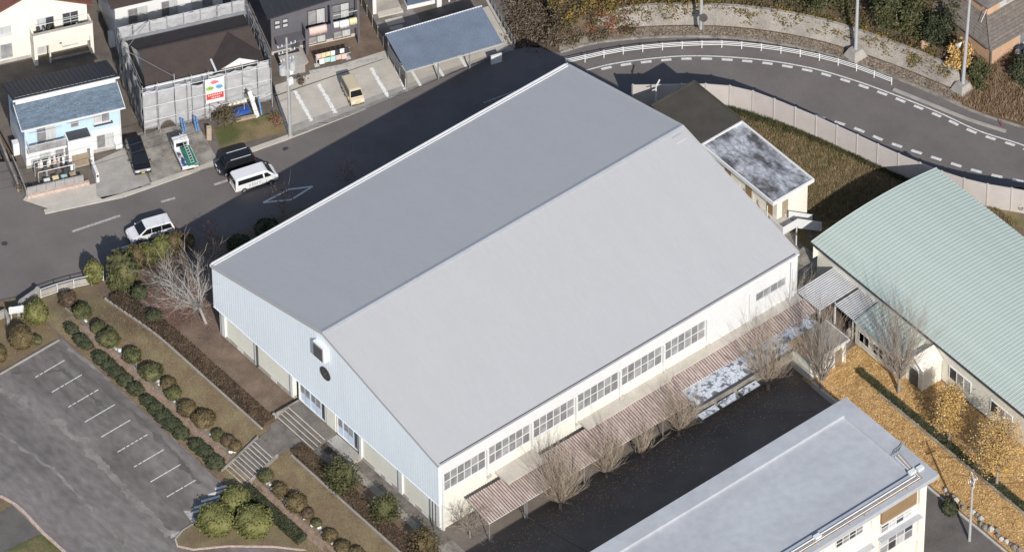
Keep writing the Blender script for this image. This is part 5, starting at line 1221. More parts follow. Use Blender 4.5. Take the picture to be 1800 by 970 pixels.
for i in range(8): x, y = r.uniform(-1.9, .4), r.uniform(.4, .7); MB().tube((x, y, 0), (x, y, r.uniform(.2, .35)), .12, n=10).build('tin', r.choice(['metal_dark', 'metal_dark', 'tarp_blue', 'wood_beige']), t)
# ------------------------------------------------------------ utility poles, wires, lamp, guard rail
def upole(label, px, py, z, h, lean=(0, 0), arms=(), r0=.17, m='pole_conc', base=False):
    p = at(px, py, z); t = thing('utility_pole', label, 'pole', (p.x, p.y, z))
    MB().tube((0, 0, -.3), (lean[0], lean[1], h), r0, r0*.62, 12).build('pole', m, t, smooth=False)
    for hz, ln, a in arms:
        d = Vector((math.cos(a), math.sin(a), 0))*ln/2; c = Vector((lean[0]*hz/h, lean[1]*hz/h, hz)); ar = MB().beam(c-d, c+d, .1, .1).build('crossarm', 'metal_grey', t)
        for k_ in (-.95, -.5, .5, .95): q = c+d*k_; MB().tube(q, q+Vector((0, 0, .28)), .06, .04, 8).build('insulator', 'cloth_white', ar)
    if base: MB().hexa([(-.9, -.9, -.5), (.9, -.9, -.5), (.9, .9, -.5), (-.9, .9, -.5)], [(-.55, -.5, .5), (.5, -.5, .5), (.5, .5, .5), (-.55, .5, .5)]).build('footing', 'concrete', t)
    return t
A0 = rad(-14)
P1 = upole('tall utility pole with transformers beside the concrete parking pad', 510, 240, LZ, 13.6, (0, 0), ((12.6, 2.0, A0), (11.7, 1.8, A0), (10.6, 1.4, A0)))
for k_, (x, y, z) in enumerate(((.55, -.1, 10.0), (-.55, .1, 9.8))):
    MB().tube((x, y, z-.9), (x, y, z+.1), .33, n=14).build('transformer', 'alu', P1); 
r = random.Random(9)
for i in range(12): a = r.uniform(-1.1, 1.1); z = r.uniform(9.3, 12.6); MB().beam((0, 0, z), (a, -a*.25, z+r.uniform(-.4, .4)), .05, .05).build('bracket', 'metal_grey', P1)
MB().box(-.3, .3, -.5, -.2, 7.5, 8.3).build('junction_box', 'trim_white', P1); MB().tube((.2, 0, 0), (.2, 0, 9), .05, n=6).build('conduit', 'metal_grey', P1)
upole('grey street pole with round mirror at the top edge above the curved road', 1232, 47, .35, 12, r0=.2, m='pole_conc')
mi = thing('traffic_mirror', 'round traffic mirror facing the curved road, seen from above', 'mirror', tuple(at(1237, 36, 1.6)[:2])+(1.2,)); MB().tube((0, 0, .7), (-.12, -.05, .9), .42, .42, 18).build('mirror', 'concrete_dark', mi); MB().tube((0, 0, -1.2), (0, 0, .9), .04, n=8).build('post', 'metal_grey', mi)
upole('pale tall pole on a concrete footing at the retaining wall', 1504, 92, -.6, 13, r0=.2, m='trim_grey', base=True)
upole('pale tall pole with a loudspeaker near the tan house', 1692, 152, -.5, 14, (.25, -.2), (), .2, 'trim_grey', True)
sp = thing('loudspeaker', 'small white horn loudspeaker on the pole near the tan house', 'loudspeaker', tuple(at(1690, 75, 5.4)[:2])+(5.4,)); MB().tube((0, 0, 0), (-.55, -.1, -.1), .07, .26, 12).build('horn', 'trim_white', sp); MB().beam((0, 0, 0), (.5, .1, 0), .06, .06).build('bracket', 'metal_grey', sp)
P5 = upole('utility pole with crossarm standing among the fallen ginkgo leaves', 1704, 950, 0, 8.9, (0, 0), ((8.6, 1.3, rad(60)), (7.9, 1.2, rad(60)), (8.2, 1.0, rad(-10))), .15)
def wire(label, a, e, sag, r_=.012):
    a, e = Vector(a), Vector(e); t = thing('overhead_wire', label, 'wire', a); cu = MB(); n = 14; pr = None
    for i in range(n+1):
        q = (e-a)*(i/n)-Vector((0, 0, sag*4*(i/n)*(1-i/n)))
        if pr is not None: cu.tube(pr, q, r_, n=5, cap=False)
        pr = q
    cu.build('cable', 'metal_dark', t, fix=False); return t
p1 = P1.location; p5 = P5.location
wire('upper overhead wire passing low across the scaffold sheets to the left', p1+Vector((-.9, .2, 6.6)), p1+Vector((-34, 9, 6.8)), 1.0, .022)
wire('lower overhead wire passing across the scaffold sheets to the left', p1+Vector((-.2, 0, 5.4)), p1+Vector((-34, 9.3, 5.4)), 1.0, .022)
wire('overhead wire from the leaf-side utility pole to the school block roof', p5+Vector((0, .3, 8.7)), (33.3, -31.0, 11.8), .3, .02)
wire('overhead wire from the leaf-side utility pole towards the right edge, highest', p5+Vector((.3, -.5, 8.8)), p5+Vector((14, -8, 8.6)), .6, .02)
wire('overhead wire from the leaf-side utility pole towards the right edge, lowest', p5+Vector((.3, -.4, 7.9)), p5+Vector((14, -7.5, 7.2)), .6, .03)
wire('thin cable crossing the shaded courtyard to the low wall', (27.8, -5.2, 2.4), (38.5, -12.6, 1.2), .25, .025)
wire('thin cable hanging in the courtyard near the hall corner', (5.8, -4.3, 2.5), (8.6, -11.6, .6), .2, .03)
wire('cable between the gymnasium corner and the link canopy', (45.0, -.2, 7.2), (48.8, .9, 3.1), .4, .03)
p = at(1153, 172, 3.0); LP = thing('wall_lamp_post', 'small white lamp post standing behind the end of the panel wall', 'lamp', (p.x, p.y, 0))
MB().tube((0, 0, 0), (0, 0, 4.7), .07, n=8).build('post', 'trim_white', LP); MB().beam((0, 0, 4.5), (.7, .25, 4.9), .12, .1).build('lamp_head', 'trim_white', LP); MB().beam((-.5, 0, 4.3), (0, 0, 4.2), .08, .08).build('bracket', 'trim_white', LP)
# guard rail
gl = catmull([rat(*q) for q in ((995, 117), (1035, 108), (1070, 100), (1107, 94), (1144, 90), (1181, 87), (1218, 85), (1255, 84), (1292, 85), (1365, 93), (1436, 106), (1502, 124), (1567, 149))], 6); gl = at_len(gl, 17)
GRD = thing('guard_rail', 'white three-rail guard fence along the pavement of the curved road', 'guard rail', gl[8])
for i, q in enumerate(gl):
    c = q-GRD.location; MB().tube((c.x, c.y, -.1), (c.x, c.y, .98), .06, n=8).build('post', 'trim_white', GRD)
    if i < 17:
        d = gl[i+1]-GRD.location
        for z in (.42, .64, .86): MB().tube((c.x, c.y, z), (d.x, d.y, z+d.z-c.z), .045, n=6).build('rail', 'trim_white', GRD)
q = rat(1760, 222); dl = thing('delineator_post', 'thin dark red delineator post at the end of the kerb', 'post', q); MB().tube((0, 0, 0), (-.06, .05, .85), .05, n=8).build('post', 'lamp_red', dl)
# roadside wall, pipe fence and notice board, left
zf = -1.8
RWL = thing('roadside_wall', 'low grey concrete wall along the street by the notice board', 'wall', at(52, 510, zf))
def wp(px, py): q = at(px, py, zf)-RWL.location; return q
for a, e, h in (((65, 520), (36, 540), 1.0), ((36, 540), (33, 556), 1.0), ((64, 519), (70, 522), 1.2), ((10, 556), (-30, 572), 1.0), ((10, 556), (15, 572), 1.0)):
    c, d = wp(*a), wp(*e); MB().beam(c+Vector((0, 0, h/2-.3)), d+Vector((0, 0, h/2-.3)), .3, h+.5).build('wall_section', 'concrete', RWL)
PF = thing('pipe_fence', 'white steel frame fence on the lawn beside the street', 'fence', at(72, 522, zf))
fp = [at(x, y, zf)-PF.location for x, y in ((72, 524), (101, 514), (130, 506), (158, 500), (182, 493))]
for i, q in enumerate(fp):
    MB().tube(q, q+Vector((0, 0, 1.25)), .05, n=8).build('post', 'trim_white', PF)
    if i < 4:
        d = fp[i+1]
        for z in (.12, 1.22): MB().beam(q+Vector((0, 0, z)), d+Vector((0, 0, z)), .05, .06).build('rail', 'trim_white', PF)
        MB().beam(q+Vector((0, .3, .3)), d+Vector((0, .3, .3)), .15, .75).build('footing_wall', 'concrete', PF)
p = gat(30, 562); NB = thing('notice_board', 'white notice board on two posts between two round bushes', 'sign', p, rad(-28))
MB().box(-.75, .75, -.04, .04, .95, 1.85).build('board', 'trim_white', NB)
for x in (-.55, .6): MB().box(x-.05, x+.05, .041, .12, 0, 1.85).build('post', 'trim_white', NB)
for j in range(4): MB().box(-.68, .68, -.06, -.041, 1.02+.21*j, 1.06+.21*j).build('text_line', 'trim_grey', NB)
# ------------------------------------------------------------ plants
rng = np.random.default_rng(7)
def ball_points(n, rx, rz, rng, lump=.18, seed=0, lo=-.55):
    d = rng.normal(size=(n*2, 3)); d /= np.linalg.norm(d, axis=1)[:, None]; d = d[d[:, 2] > lo][:n]
    k = np.array([1+lump*noise.noise(Vector(tuple(v*2.1))+Vector((seed*3.7, 1, 2))) for v in d])*rng.uniform(.86, 1.05, len(d))
    return d*np.array([rx, rx, rz])*k[:, None]
BUSH = {}
def bush_proto(m, core, seed, leaf=.12, n=750):
    key = (m, seed)
    if key not in BUSH:
        P = ball_points(n, 1, .92, rng, .2, seed)
        o1 = fastquads('leaves', leafquads(P, leaf, rng), m); me = o1.data; bpy.data.objects.remove(o1)
        c = MB().ico((0, 0, 0), .93, 3, .92, seed, .2); o2 = c.build('core', m, smooth=True); m2 = o2.data; bpy.data.objects.remove(o2)
        BUSH[key] = (me, m2)
    return BUSH[key]
def bush(name, label, pos, r, m, core='core_green', seed=0, sq=1., group=None, cat='bush', leaf=.12, n=750, sx=1., sy=1.):
    me, m2 = bush_proto(m, core, seed, leaf, n)
    t = thing(name, label, cat, pos, group=group); h = r*sq
    a = bpy.data.objects.new('foliage', me); b_ = bpy.data.objects.new('inner_foliage', m2)
    for o in (a, b_): COL.objects.link(o); o.parent = t; o.location = (0, 0, h*.62); o.scale = (r*sx*(.92+.16*((r*37) % 1)), r*sy*(.92+.16*((r*53) % 1)), h); o.rotation_euler = (0, 0, (seed*1.3+r*7) if sy == 1 else .15*(seed-4))
    MB().tube((0, 0, -.15), (0, 0, h*.5), r*.12, r*.08, 6).build('stem', 'bark', t)
    return t
ORD = ['first', 'second', 'third', 'fourth', 'fifth', 'sixth', 'seventh', 'eighth', 'ninth', 'tenth', 'eleventh', 'twelfth', 'thirteenth', 'fourteenth', 'fifteenth', 'sixteenth']
def bpos(px, py, r, sq=1.): return gat(px, py, r*sq*.6)
row = [(120, 526, .95, 'leaf_brown'), (145, 548, .95, 'leaf_green'), (173, 576, .75, 'leaf_green'), (191, 595, 1.05, 'leaf_green'), (233, 625, .95, 'leaf_green'), (266, 654, 1.1, 'leaf_green'), (297, 674, .75, 'leaf_olive'), (305, 691, .85, 'leaf_green'), (330, 719, .95, 'leaf_olive'), (358, 737, 1.1, 'leaf_olive'), (384, 765, .7, 'leaf_green'), (401, 774, .7, 'leaf_brown'), (414, 784, .65, 'leaf_olive')]
for i, (x, y, r_, m_) in enumerate(row):
    bush('round_bush', 'clipped round bush in the upper lawn row, '+ORD[i]+' from the street', bpos(x, y, r_, .85), r_, m_, seed=i % 4, sq=.85, group='clipped bushes on the front lawn')
row = [(467, 836, .75, 'leaf_green'), (493, 862, .85, 'leaf_olive'), (521, 884, 1.05, 'leaf_olive'), (541, 901, .65, 'leaf_brown'), (557, 919, .5, 'leaf_green'), (581, 941, .7, 'leaf_olive'), (604, 962, .8, 'leaf_olive'), (627, 972, .75, 'leaf_olive')]
for i, (x, y, r_, m_) in enumerate(row):
    bush('round_bush', 'clipped round bush on the lawn right of the staircase, '+ORD[i]+' from the stairs', bpos(x, y, r_, .85), r_, m_, seed=i % 4, sq=.85, group='clipped bushes right of the staircase')
row = [(126, 578, .5), (143, 598, .55), (150, 605, .5), (178, 630, .6), (192, 643, .6), (206, 655, .6), (220, 668, .6), (238, 684, .6), (262, 706, .55), (274, 718, .6), (288, 733, .65), (303, 746, .65), (318, 760, .6), (347, 783, .6), (360, 793, .6), (378, 812, .65)]
for i, (x, y, r_) in enumerate(row):
    bush('low_shrub', 'dark low shrub in the row along the car park, '+ORD[i]+' from the street', bpos(x, y, r_, .8), r_*1.2, 'leaf_dark', seed=(i % 3)+4, sq=.75, sy=1.4, group='low shrubs along the car park', leaf=.2, n=420)
for x, y, r_, m_, lb in ((379, 914, 1.75, 'leaf_lime', 'large bright green round bush nearest the car park hatching'), (414, 880, 1.55, 'leaf_lime', 'large bright green round bush at the foot of the staircase'), (445, 917, 1.75, 'leaf_lime', 'large bright green round bush beside the long dark hedge'),
        (64, 551, 1.2, 'leaf_lime', 'tall rounded yellow-green bush right of the notice board'), (37, 594, 1.15, 'leaf_olive', 'rounded olive bush in front of the notice board'), (65, 598, .55, 'leaf_green', 'small round bush right of the olive bush by the car park'), (-4, 622, 1.0, 'leaf_olive', 'olive bush cut by the left edge of the picture')):
    sq = 1.25 if y < 600 and r_ > .6 else .95
    bush('round_bush', lb, bpos(x, y, r_, sq), r_, m_, seed=5 if m_ == 'leaf_lime' else 6, sq=sq, leaf=.085, n=1500)
def hedge(name, label, x0, x1, ya, yb, h, m, cat='hedge', dens=130, leaf=.09, core='core_brown', axis=None, seed=1):
    y0, y1 = min(ya, yb), max(ya, yb); cx, cy_ = (x0+x1)/2, (y0+y1)/2; t = thing(name, label, cat, (cx, cy_, hgt(cx, cy_)))
    rg = np.random.default_rng(seed); L = y1-y0; wd = x1-x0; n = int(dens*L*(wd+2*h)); b = MB(); P = []
    k = max(2, int(L/.8)); 
    for i in range(k+1):
        y = lerp(y0, y1, i/k); z = hgt(cx, y)-t.location.z
        for x, zz in ((x0+.05, -.1), (x0+.08, h-.08), (x1-.08, h-.08), (x1-.05, -.1)): b.v.append((x-cx, y-cy_, z+zz))
    for i in range(k):
        for j in range(3): b.f.append((4*i+j, 4*i+j+1, 4*i+j+5, 4*i+j+4))
    b.f += [(0, 3, 2, 1), (4*k, 4*k+1, 4*k+2, 4*k+3)]; b.build('inner_foliage', m, t, fix=True)
    u = rg.random(n)*(wd+2*h)
    for s in u:
        y = rg.uniform(y0-.05, y1+.05); z = hgt(cx, y)-t.location.z; j = rg.normal()*.04
        P.append((x0-cx+j, y-cy_, z+s) if s < h else ((x0-cx+s-h, y-cy_, z+h+j) if s < h+wd else (x1-cx+j, y-cy_, z+s-h-wd)))
    fastquads('foliage', leafquads(np.array(P), leaf, rg), m, t); return t
hedge('clipped_hedge', 'long low brown clipped hedge left of the staircase', -4.75, -3.35, 21.9, 47.0, .55, 'leaf_brown')
hedge('clipped_hedge', 'long low brown clipped hedge right of the staircase', -4.75, -3.35, -4, 17.4, .55, 'leaf_brown', seed=2)
hedge('clipped_hedge', 'long dark green clipped hedge between round bushes and gravel path', -10.95, -9.85, 8.6, 17.7, .7, 'leaf_dark', seed=3)
hedge('clipped_hedge', 'dark clipped hedge crossing the fallen ginkgo leaves', 44.6, 45.2, -60, -9.5, .6, 'leaf_dark', seed=4, dens=60)
# stones at the feet of the bush rows
r = random.Random(17); k = 0
for ya, yb in ((21.9, 47.5), (0, 17.3)):
    y = ya
    while y < yb:
        if r.random() < .72:
            s = r.uniform(.12, .3); x = -8.6+r.uniform(-.15, .35); b = MB().ico((0, 0, 0), s, 1, .75, r.random()*9, .6)
            o = b.build('edging_stone', r.choice(['stone', 'stone', 'cloth_white', 'stone_dark'])); o.location = (x, y, hgt(x, y)+.08); tag(o, 'one of the pale rough stones edging the bush row on the lawn bank', 'stone', 'stones edging the bush row')
            o.rotation_euler = (0, 0, r.random()*6); k += 1
        y += r.uniform(.22, .5)
# roadside bushes, left
for x, y, r_, sq, m_, lb in ((165, 480, 1.0, 1.7, 'leaf_lime', 'yellow-green bush behind the white pipe fence'), (215, 478, 1.6, 1.7, 'leaf_green', 'dark green rounded shrub between fence and bare tree'), (205, 498, .9, .9, 'leaf_green', 'smaller green shrub below the dark rounded shrub'),
        (236, 456, 1.15, 1.4, 'leaf_olive', 'olive roadside bush nearest the minivan nose'), (259, 447, 1.1, 1.2, 'leaf_lime', 'yellow-green roadside bush in the middle of the hedge beside the minivan'), (283, 436, 1.1, 1.2, 'leaf_lime', 'yellow-green roadside bush beside the rear door of the minivan'), (307, 427, 1.05, 1.15, 'leaf_olive', 'olive roadside bush at the rear end of the minivan'), (328, 424, .8, .9, 'leaf_olive', 'last olive roadside bush before the gymnasium shadow'),
        (245, 515, .8, 1.2, 'leaf_dark', 'dark upright shrub left of the bare tree'), (270, 558, 1.0, .6, 'leaf_dark', 'flat dark shrub under the bare tree'), (470, 405, 1.3, .8, 'leaf_dark', 'dark shrub in the gymnasium shadow by the street'), (420, 430, 1.2, .8, 'leaf_dark', 'dark shrub in shadow near the gymnasium corner')):
    bush('roadside_shrub', lb, bpos(x, y, r_, sq), r_, m_, seed=(len(lb) % 3)+7, sq=sq, leaf=.13, n=1100)
# round trees in front of the hall
def round_tree(label, px, py, h, r_, m_, sd, lean=0):
    p = gat(px, py, h*.45); rg = np.random.default_rng(sd); t = thing('garden_tree', label, 'tree', p)
    MB().tube((0, 0, -.1), (0, 0, h*.6), .09, .05, 8).build('trunk', 'bark', t); P = []
    for i in range(34):
        a = rg.uniform(0, 6.28); zz = rg.uniform(.22, .95)*h; rr = r_*math.sin(math.pi*min(1, .18+.8*(zz/h)))**.7*rg.uniform(.5, .95); c = np.array([rr*math.cos(a), rr*math.sin(a), zz])
        P.append(c+rg.normal(size=(85, 3))*np.array([.21, .21, .17])*r_)
    P = np.concatenate(P); fastquads('crown', leafquads(P, .12, rg), m_, t)
    MB().ico((0, 0, h*.55), r_*.62, 2, h*.42/(r_*.62), sd, .4).build('inner_crown', m_, t, smooth=True)
round_tree('rounded evergreen tree in front of the second gymnasium door', 603, 838, 3.6, 1.55, 'leaf_green', 1)
round_tree('rounded evergreen tree in the middle of the three before the gable wall', 677, 897, 3.0, 1.3, 'leaf_green', 2)
round_tree('rounded evergreen tree at the bottom edge below the gymnasium corner', 749, 958, 3.2, 1.4, 'leaf_olive', 3)
# --- bare trees
def branches(b, p, d, ln, r_, depth, rg, up, spread, kids, n=4):
    p = Vector(p); q = p; seg = 3 if depth > 1 else 2
    for s in range(seg):
        dd = (d+Vector((rg.gauss(0, .12), rg.gauss(0, .12), rg.gauss(0, .08)+up*.12))).normalized(); e = q+dd*(ln/seg)
        ra, rb = r_*(1-.6*s/seg), r_*(1-.6*(s+1)/seg); b.tube(q, e, ra, rb, 5 if depth > 2 else 3, False)
        if depth > 0:
            for _ in range(kids if s else max(1, kids-1)):
                t_ = rg.random(); o = q.lerp(e, t_); side = Vector((rg.gauss(0, 1), rg.gauss(0, 1), rg.gauss(0, .6))); side -= dd*side.dot(dd); side.normalize()
                nd = (dd+side*spread*rg.uniform(.6, 1.3)+Vector((0, 0, up*.35))).normalized()
                branches(b, o, nd, ln*rg.uniform(.45, .7), max(.0105, rb*.58), depth-1, rg, up, spread, kids)
        q = e; d = dd
def fan_tree(label, px, py, h, wd, sd, m='bark_warm', n=42, dz=None, trunk=.12, group=None):
    rg = random.Random(sd); p = at(px, py, .02) if dz is None else gat(px, py); t = thing('bare_tree', label, 'tree', p, group=group)
    hb = h*trunk; MB().tube((0, 0, -.1), (0, 0, hb*1.05), .05*h**.5+.06, .045*h**.5+.04, 10, False).build('trunk', m, t, smooth=True); b = MB()
    for i in range(n):
        a = 2*math.pi*i/n*2.399; k = ((i+.5)/n)**.55; d = Vector((math.cos(a)*k*wd/h*1.45, math.sin(a)*k*wd/h*1.45, 1)).normalized()
        branches(b, (0, 0, hb*rg.uniform(.8, 1)), d, (h-hb)*rg.uniform(.72, 1.0)*(1.1-.25*k), .026+.0045*h*rg.random(), 2, rg, .5, .36, 2)
    b.build('crown', m, t, fix=False); return t
fan_tree('largest fan shaped bare tree in the courtyard nearest the hall corner', 985, 893, 6.2, 3.6, 1, n=60)
fan_tree('second fan shaped bare courtyard tree from the hall corner', 1066, 838, 4.6, 2.4, 2)
fan_tree('third fan shaped bare courtyard tree, the small one beside the canopy edge', 1130, 803, 3.6, 1.8, 3, n=22)
fan_tree('fourth fan shaped bare courtyard tree below the start of the peeling roof', 1193, 765, 4.6, 2.5, 4)
fan_tree('fifth bare courtyard tree, its twigs over the middle of the peeling roof', 1350, 684, 6.4, 3.3, 5, n=52)
fan_tree('tall bare tree at the end of the courtyard by the white-walled shed', 1443, 690, 9.4, 3.2, 6, 'bark', n=40, trunk=.2)
fan_tree('tall bare tree rising from the leaf litter before the green lean-to', 1580, 690, 9.6, 3.4, 7, 'bark', n=40, trunk=.2)
fan_tree('thin bare tree behind the canopy near the gymnasium far corner', 1385, 545, 5.0, 1.8, 8, n=16)
def spread_tree(label, px, py, h, sd, m, n=9, dx=(0, 0), up=.35, kids=2, spread=.75, r0=.13, depth=3):
    rg = random.Random(sd); p = gat(px, py); t = thing('bare_tree', label, 'tree', p)
    tip = Vector((dx[0]*.3, dx[1]*.3, h*.28)); MB().tube((0, 0, -.2), tip, r0, r0*.8, 9, False).build('trunk', m, t, smooth=True); b = MB()
    for i in range(n):
        a = 2*math.pi*i/n+rg.random()*.5; d = Vector((math.cos(a)*.8+dx[0]*.25, math.sin(a)*.8+dx[1]*.25, rg.uniform(.5, 1.2))).normalized(); branches(b, tip*rg.uniform(.85, 1.0), d, h*.55*rg.uniform(.7, 1.1), r0*.55, depth, rg, up, spread, kids)
    b.build('crown', m, t, fix=False); return t
spread_tree('big pale spreading bare tree between the street and the gymnasium corner', 363, 568, 8.6, 31, 'bark_pale', 10, (-1.7, 1.5), .35, 2, .75, .17)
spread_tree('tangled low bare tree at the foot of the gymnasium front corner', 826, 944, 4.2, 32, 'bark', 10, (0, 0), .3, 2, .9, .1)
# low shrubs with red leaves in and beside the shade
def twiggy(label, pos, h, sd, m):
    rg = random.Random(sd); t = thing('red_leaved_shrub', label, 'shrub', pos); b = MB()
    for i in range(9): a = i*.7; branches(b, (0, 0, 0), Vector((math.cos(a)*.4, math.sin(a)*.4, 1)).normalized(), h*rg.uniform(.6, 1), .03, 1, rg, .3, .5, 2)
    b.build('twigs', 'bark', t, fix=False); r2 = np.random.default_rng(sd); P = np.stack([r2.normal(0, h*.22, 130), r2.normal(0, h*.22, 130), r2.uniform(.3, 1.05, 130)*h], 1); fastquads('leaves', leafquads(P, .1, r2), m, t)
twiggy('red-leaved shrub over the diamond road mark in the gymnasium shadow', gat(497, 375), 3.4, 1, 'leaf_red'); twiggy('small red-leaved shrub in the deep gymnasium shadow near the ridge end', gat(610, 320), 2.6, 2, 'leaf_red'); twiggy('red-leaved shrub above the spreading bare tree', gat(372, 432), 2.4, 3, 'leaf_red')
# fallen red leaves and ground litter under the bare tree (scattered leaves)
def scatter(name, n, fx, m, size, seed, flat_=.8, dz=.02):
    rg = np.random.default_rng(seed); P = np.array([fx(rg) for _ in range(n)]); P[:, 2] += dz
    o = fastquads(name, leafquads(P, size, rg, flat_), m); o['kind'] = 'stuff'; return o
def f1(rg):
    x, y = rg.normal(-1.2, 2.6), rg.normal(41, 2.6); return (x, y, hgt(x, y)+rg.uniform(0, .1))
scatter('fallen_red_leaves', 2200, f1, 'leaf_red', .07, 3)
def f2(rg):
    x = rg.uniform(40.2, 50.2); y = rg.uniform(-50, -6.8); return (x, y, .05+rg.uniform(0, .06))
o = scatter('fallen_ginkgo_leaves', 24000, f2, 'leaf_litter', .10, 4); tag(o, 'golden ginkgo leaves carpeting the ground')
def f4(rg):
    x = rg.uniform(40.2, 42.6); y = rg.uniform(-7.6, -4.2); return (x, y, 3.03)
scatter('roof_leaves', 700, f4, 'leaf_litter', .1, 6)
def f5(rg):
    i = rg.uniform(5, 40); d = abs(rg.normal(.9, .6)); q = hill(i, min(1.5, d)); return (q.x, q.y, q.z+.03)
scatter('verge_litter', 6000, f5, 'leaf_dull', .09, 7)
# --- ginkgos
def ginkgo(label, px, py, h, r_, sd, n, m='leaf_gold', twigs=True):
    rg = np.random.default_rng(sd); p = at(px, py, .03); t = thing('ginkgo_tree', label, 'tree', p); b = MB(); r3 = random.Random(sd)
    MB().tube((0, 0, -.1), (0, 0, h*.75), .17, .05, 9, False).build('trunk', 'bark', t)
    tips = []
    for i in range(46):
        z = h*(.2+.7*(i/46)); a = i*2.4; ln = r_*(1.05-.75*((z/h)-.15)**1.5)*r3.uniform(.75, 1.1); d = Vector((math.cos(a), math.sin(a), .75)).normalized()
        branches(b, (0, 0, z*.85), d, ln, .05, 1, r3, .3, .5, 3)
        for k_ in range(7): f = (k_+1.5)/8; tips.append((d.x*ln*f, d.y*ln*f, z*.85+d.z*ln*f))
    b.build('limbs', 'bark', t, fix=False)
    tips = np.array(tips); idx = rg.integers(0, len(tips), n); P = tips[idx]+rg.normal(size=(n, 3))*.3; fastquads('crown', leafquads(P, .075, rg, 0, .8), m, t); return t
ginkgo('slender golden ginkgo tree before the green hall', 1668, 778, 9.3, 1.9, 1, 6500)
ginkgo('broad half-bare golden ginkgo tree at the right near the green hall', 1752, 855, 10.6, 3.6, 2, 7500)
bush('round_bush', 'dark green clipped bush by the path at the school block corner', tuple(at(1670, 893, .5)[:2])+(.05,), .85, 'leaf_dark', seed=6, sq=1., leaf=.085, n=1500)
b = MB(); r = random.Random(12)
for i in range(26):
    y = -27-.55*i; s = r.uniform(.2, .38); x = 40.4+r.uniform(-.3, .5)
    o = MB().ico((0, 0, 0), s, 1, 1.1, i, .6).build('edging_stone', r.choice(['stone_dark', 'stone_dark', 'stone'])); o.location = (x, y, .2); tag(o, 'one of the grey stones lining the path right of the school block', 'stone', 'stones along the school path')
# --- hillside thicket
def thicket(name, n, i0, i1, d0, d1, m, size, seed, hmax, clump=60, keep=None):
    rg = np.random.default_rng(seed); P = []
    for _ in range(n//clump):
        i, d = rg.uniform(i0, i1), rg.uniform(d0, d1); q = hill(i, d); rr = rg.uniform(.35, .95); hh = rg.uniform(.3, 1)*hmax
        P.append(np.array([q.x, q.y, q.z+hh*.5])+rg.normal(size=(clump, 3))*np.array([rr*.5, rr*.5, hh*.32]))
    o = fastquads(name, leafquads(np.concatenate(P), size, rg), m); o['kind'] = 'stuff'; return o
tag(thicket('hillside_thicket', 22000, 3, 17, 2.3, 11, 'leaf_autumn', .13, 1, 1.9), 'yellow-green autumn thicket covering the hillside above the wall')
tag(thicket('hillside_thicket', 16000, 13, 37, 3.0, 11, 'leaf_green', .14, 2, 2.2), 'dark green thicket covering the hillside')
tag(thicket('hillside_thicket', 10000, 11, 36, 2.4, 8, 'leaf_olive', .13, 12, 1.6), 'olive thicket on the hillside')
tag(thicket('bank_brush', 13000, 0, 9, .6, 14, 'leaf_dull', .12, 3, 1.0), 'grey-brown dry brush on the bank beside the carport')
tag(thicket('bank_brush', 2500, 3, 10, .6, 4, 'leaf_olive', .12, 4, .9), 'olive weeds at the foot of the bank')
tag(thicket('bank_brush', 1800, 5, 9, 1.0, 4, 'leaf_red', .1, 14, .8), 'rusty bracken at the start of the retaining wall')
tag(thicket('wall_creepers', 9000, 6, 39, 1.8, 2.9, 'leaf_autumn', .11, 5, .9), 'creepers hanging over the retaining wall')
rg = np.random.default_rng(41); P = []
for _ in range(260):
    px, py = rg.uniform(895, 1000), rg.uniform(-40, 95)
    if px < 905+(py-84)*.56+8: continue
    q = at(px, py, LZ); c = 55; P.append(np.array([q.x, q.y, LZ+.3])+rg.normal(size=(c, 3))*np.array([.5, .5, .22]))
o = fastquads('bank_brush', leafquads(np.concatenate(P), .12, rg), 'leaf_dull'); o['kind'] = 'stuff'; tag(o, 'dry brush beside the wire fence of the carport')
def blades(name, n, fx, m, h, seed, wd=.035):
    rg = np.random.default_rng(seed); P = np.array([fx(rg) for _ in range(n)]); a = rg.uniform(0, 6.28, n); hh = h*rg.uniform(.4, 1.2, n); ln = rg.normal(0, .35, (n, 2))*hh[:, None]
    dx = np.stack([np.cos(a)*wd, np.sin(a)*wd, np.zeros(n)], 1); tip = P+np.stack([ln[:, 0], ln[:, 1], hh], 1)
    o = fastquads(name, np.stack([P-dx, P+dx, tip], 1), m); o['kind'] = 'stuff'; return o
def gy(rg):
    while True:
        x = rg.uniform(55.8, 71); y = rg.uniform(-4, 28)
        if y < near(x)-.25 and (y > 4.2 or x > 66.9): return (x, y, .03)
blades('yard_grass', 15000, gy, 'blade', .3, 1); blades('yard_straw', 16000, gy, 'straw', .4, 11)
def gy2(rg):
    while True:
        x = rg.uniform(55.8, 69); y = near(x)-.2-abs(rg.normal(0, .7))
        if y < 28 and (y > 4.2 or x > 66.9): return (x, y, .03)
blades('yard_weeds', 10000, gy2, 'leaf_green', .6, 2, .05)
def gb(rg): q = hill(rg.uniform(40, 52), rg.uniform(.3, 8)); return tuple(q)
tag(blades('bank_grass', 15000, gb, 'straw', .6, 3, .05), 'dry grass bank below the tan house')
def gl_(rg):
    x = rg.uniform(-11.2, -5.1); y = rg.uniform(-2, 47); return (x, y, hgt(x, y))
blades('lawn_blades', 26000, gl_, 'straw', .10, 4, .03)
def gl2(rg):
    x = rg.uniform(-22, -11.5); y = rg.uniform(46.4, near(x)-.6) if near(x)-.6 > 46.5 else 46.4; return (x, y, hgt(x, y))
blades('lawn_blades', 9000, gl2, 'straw', .10, 5, .03)
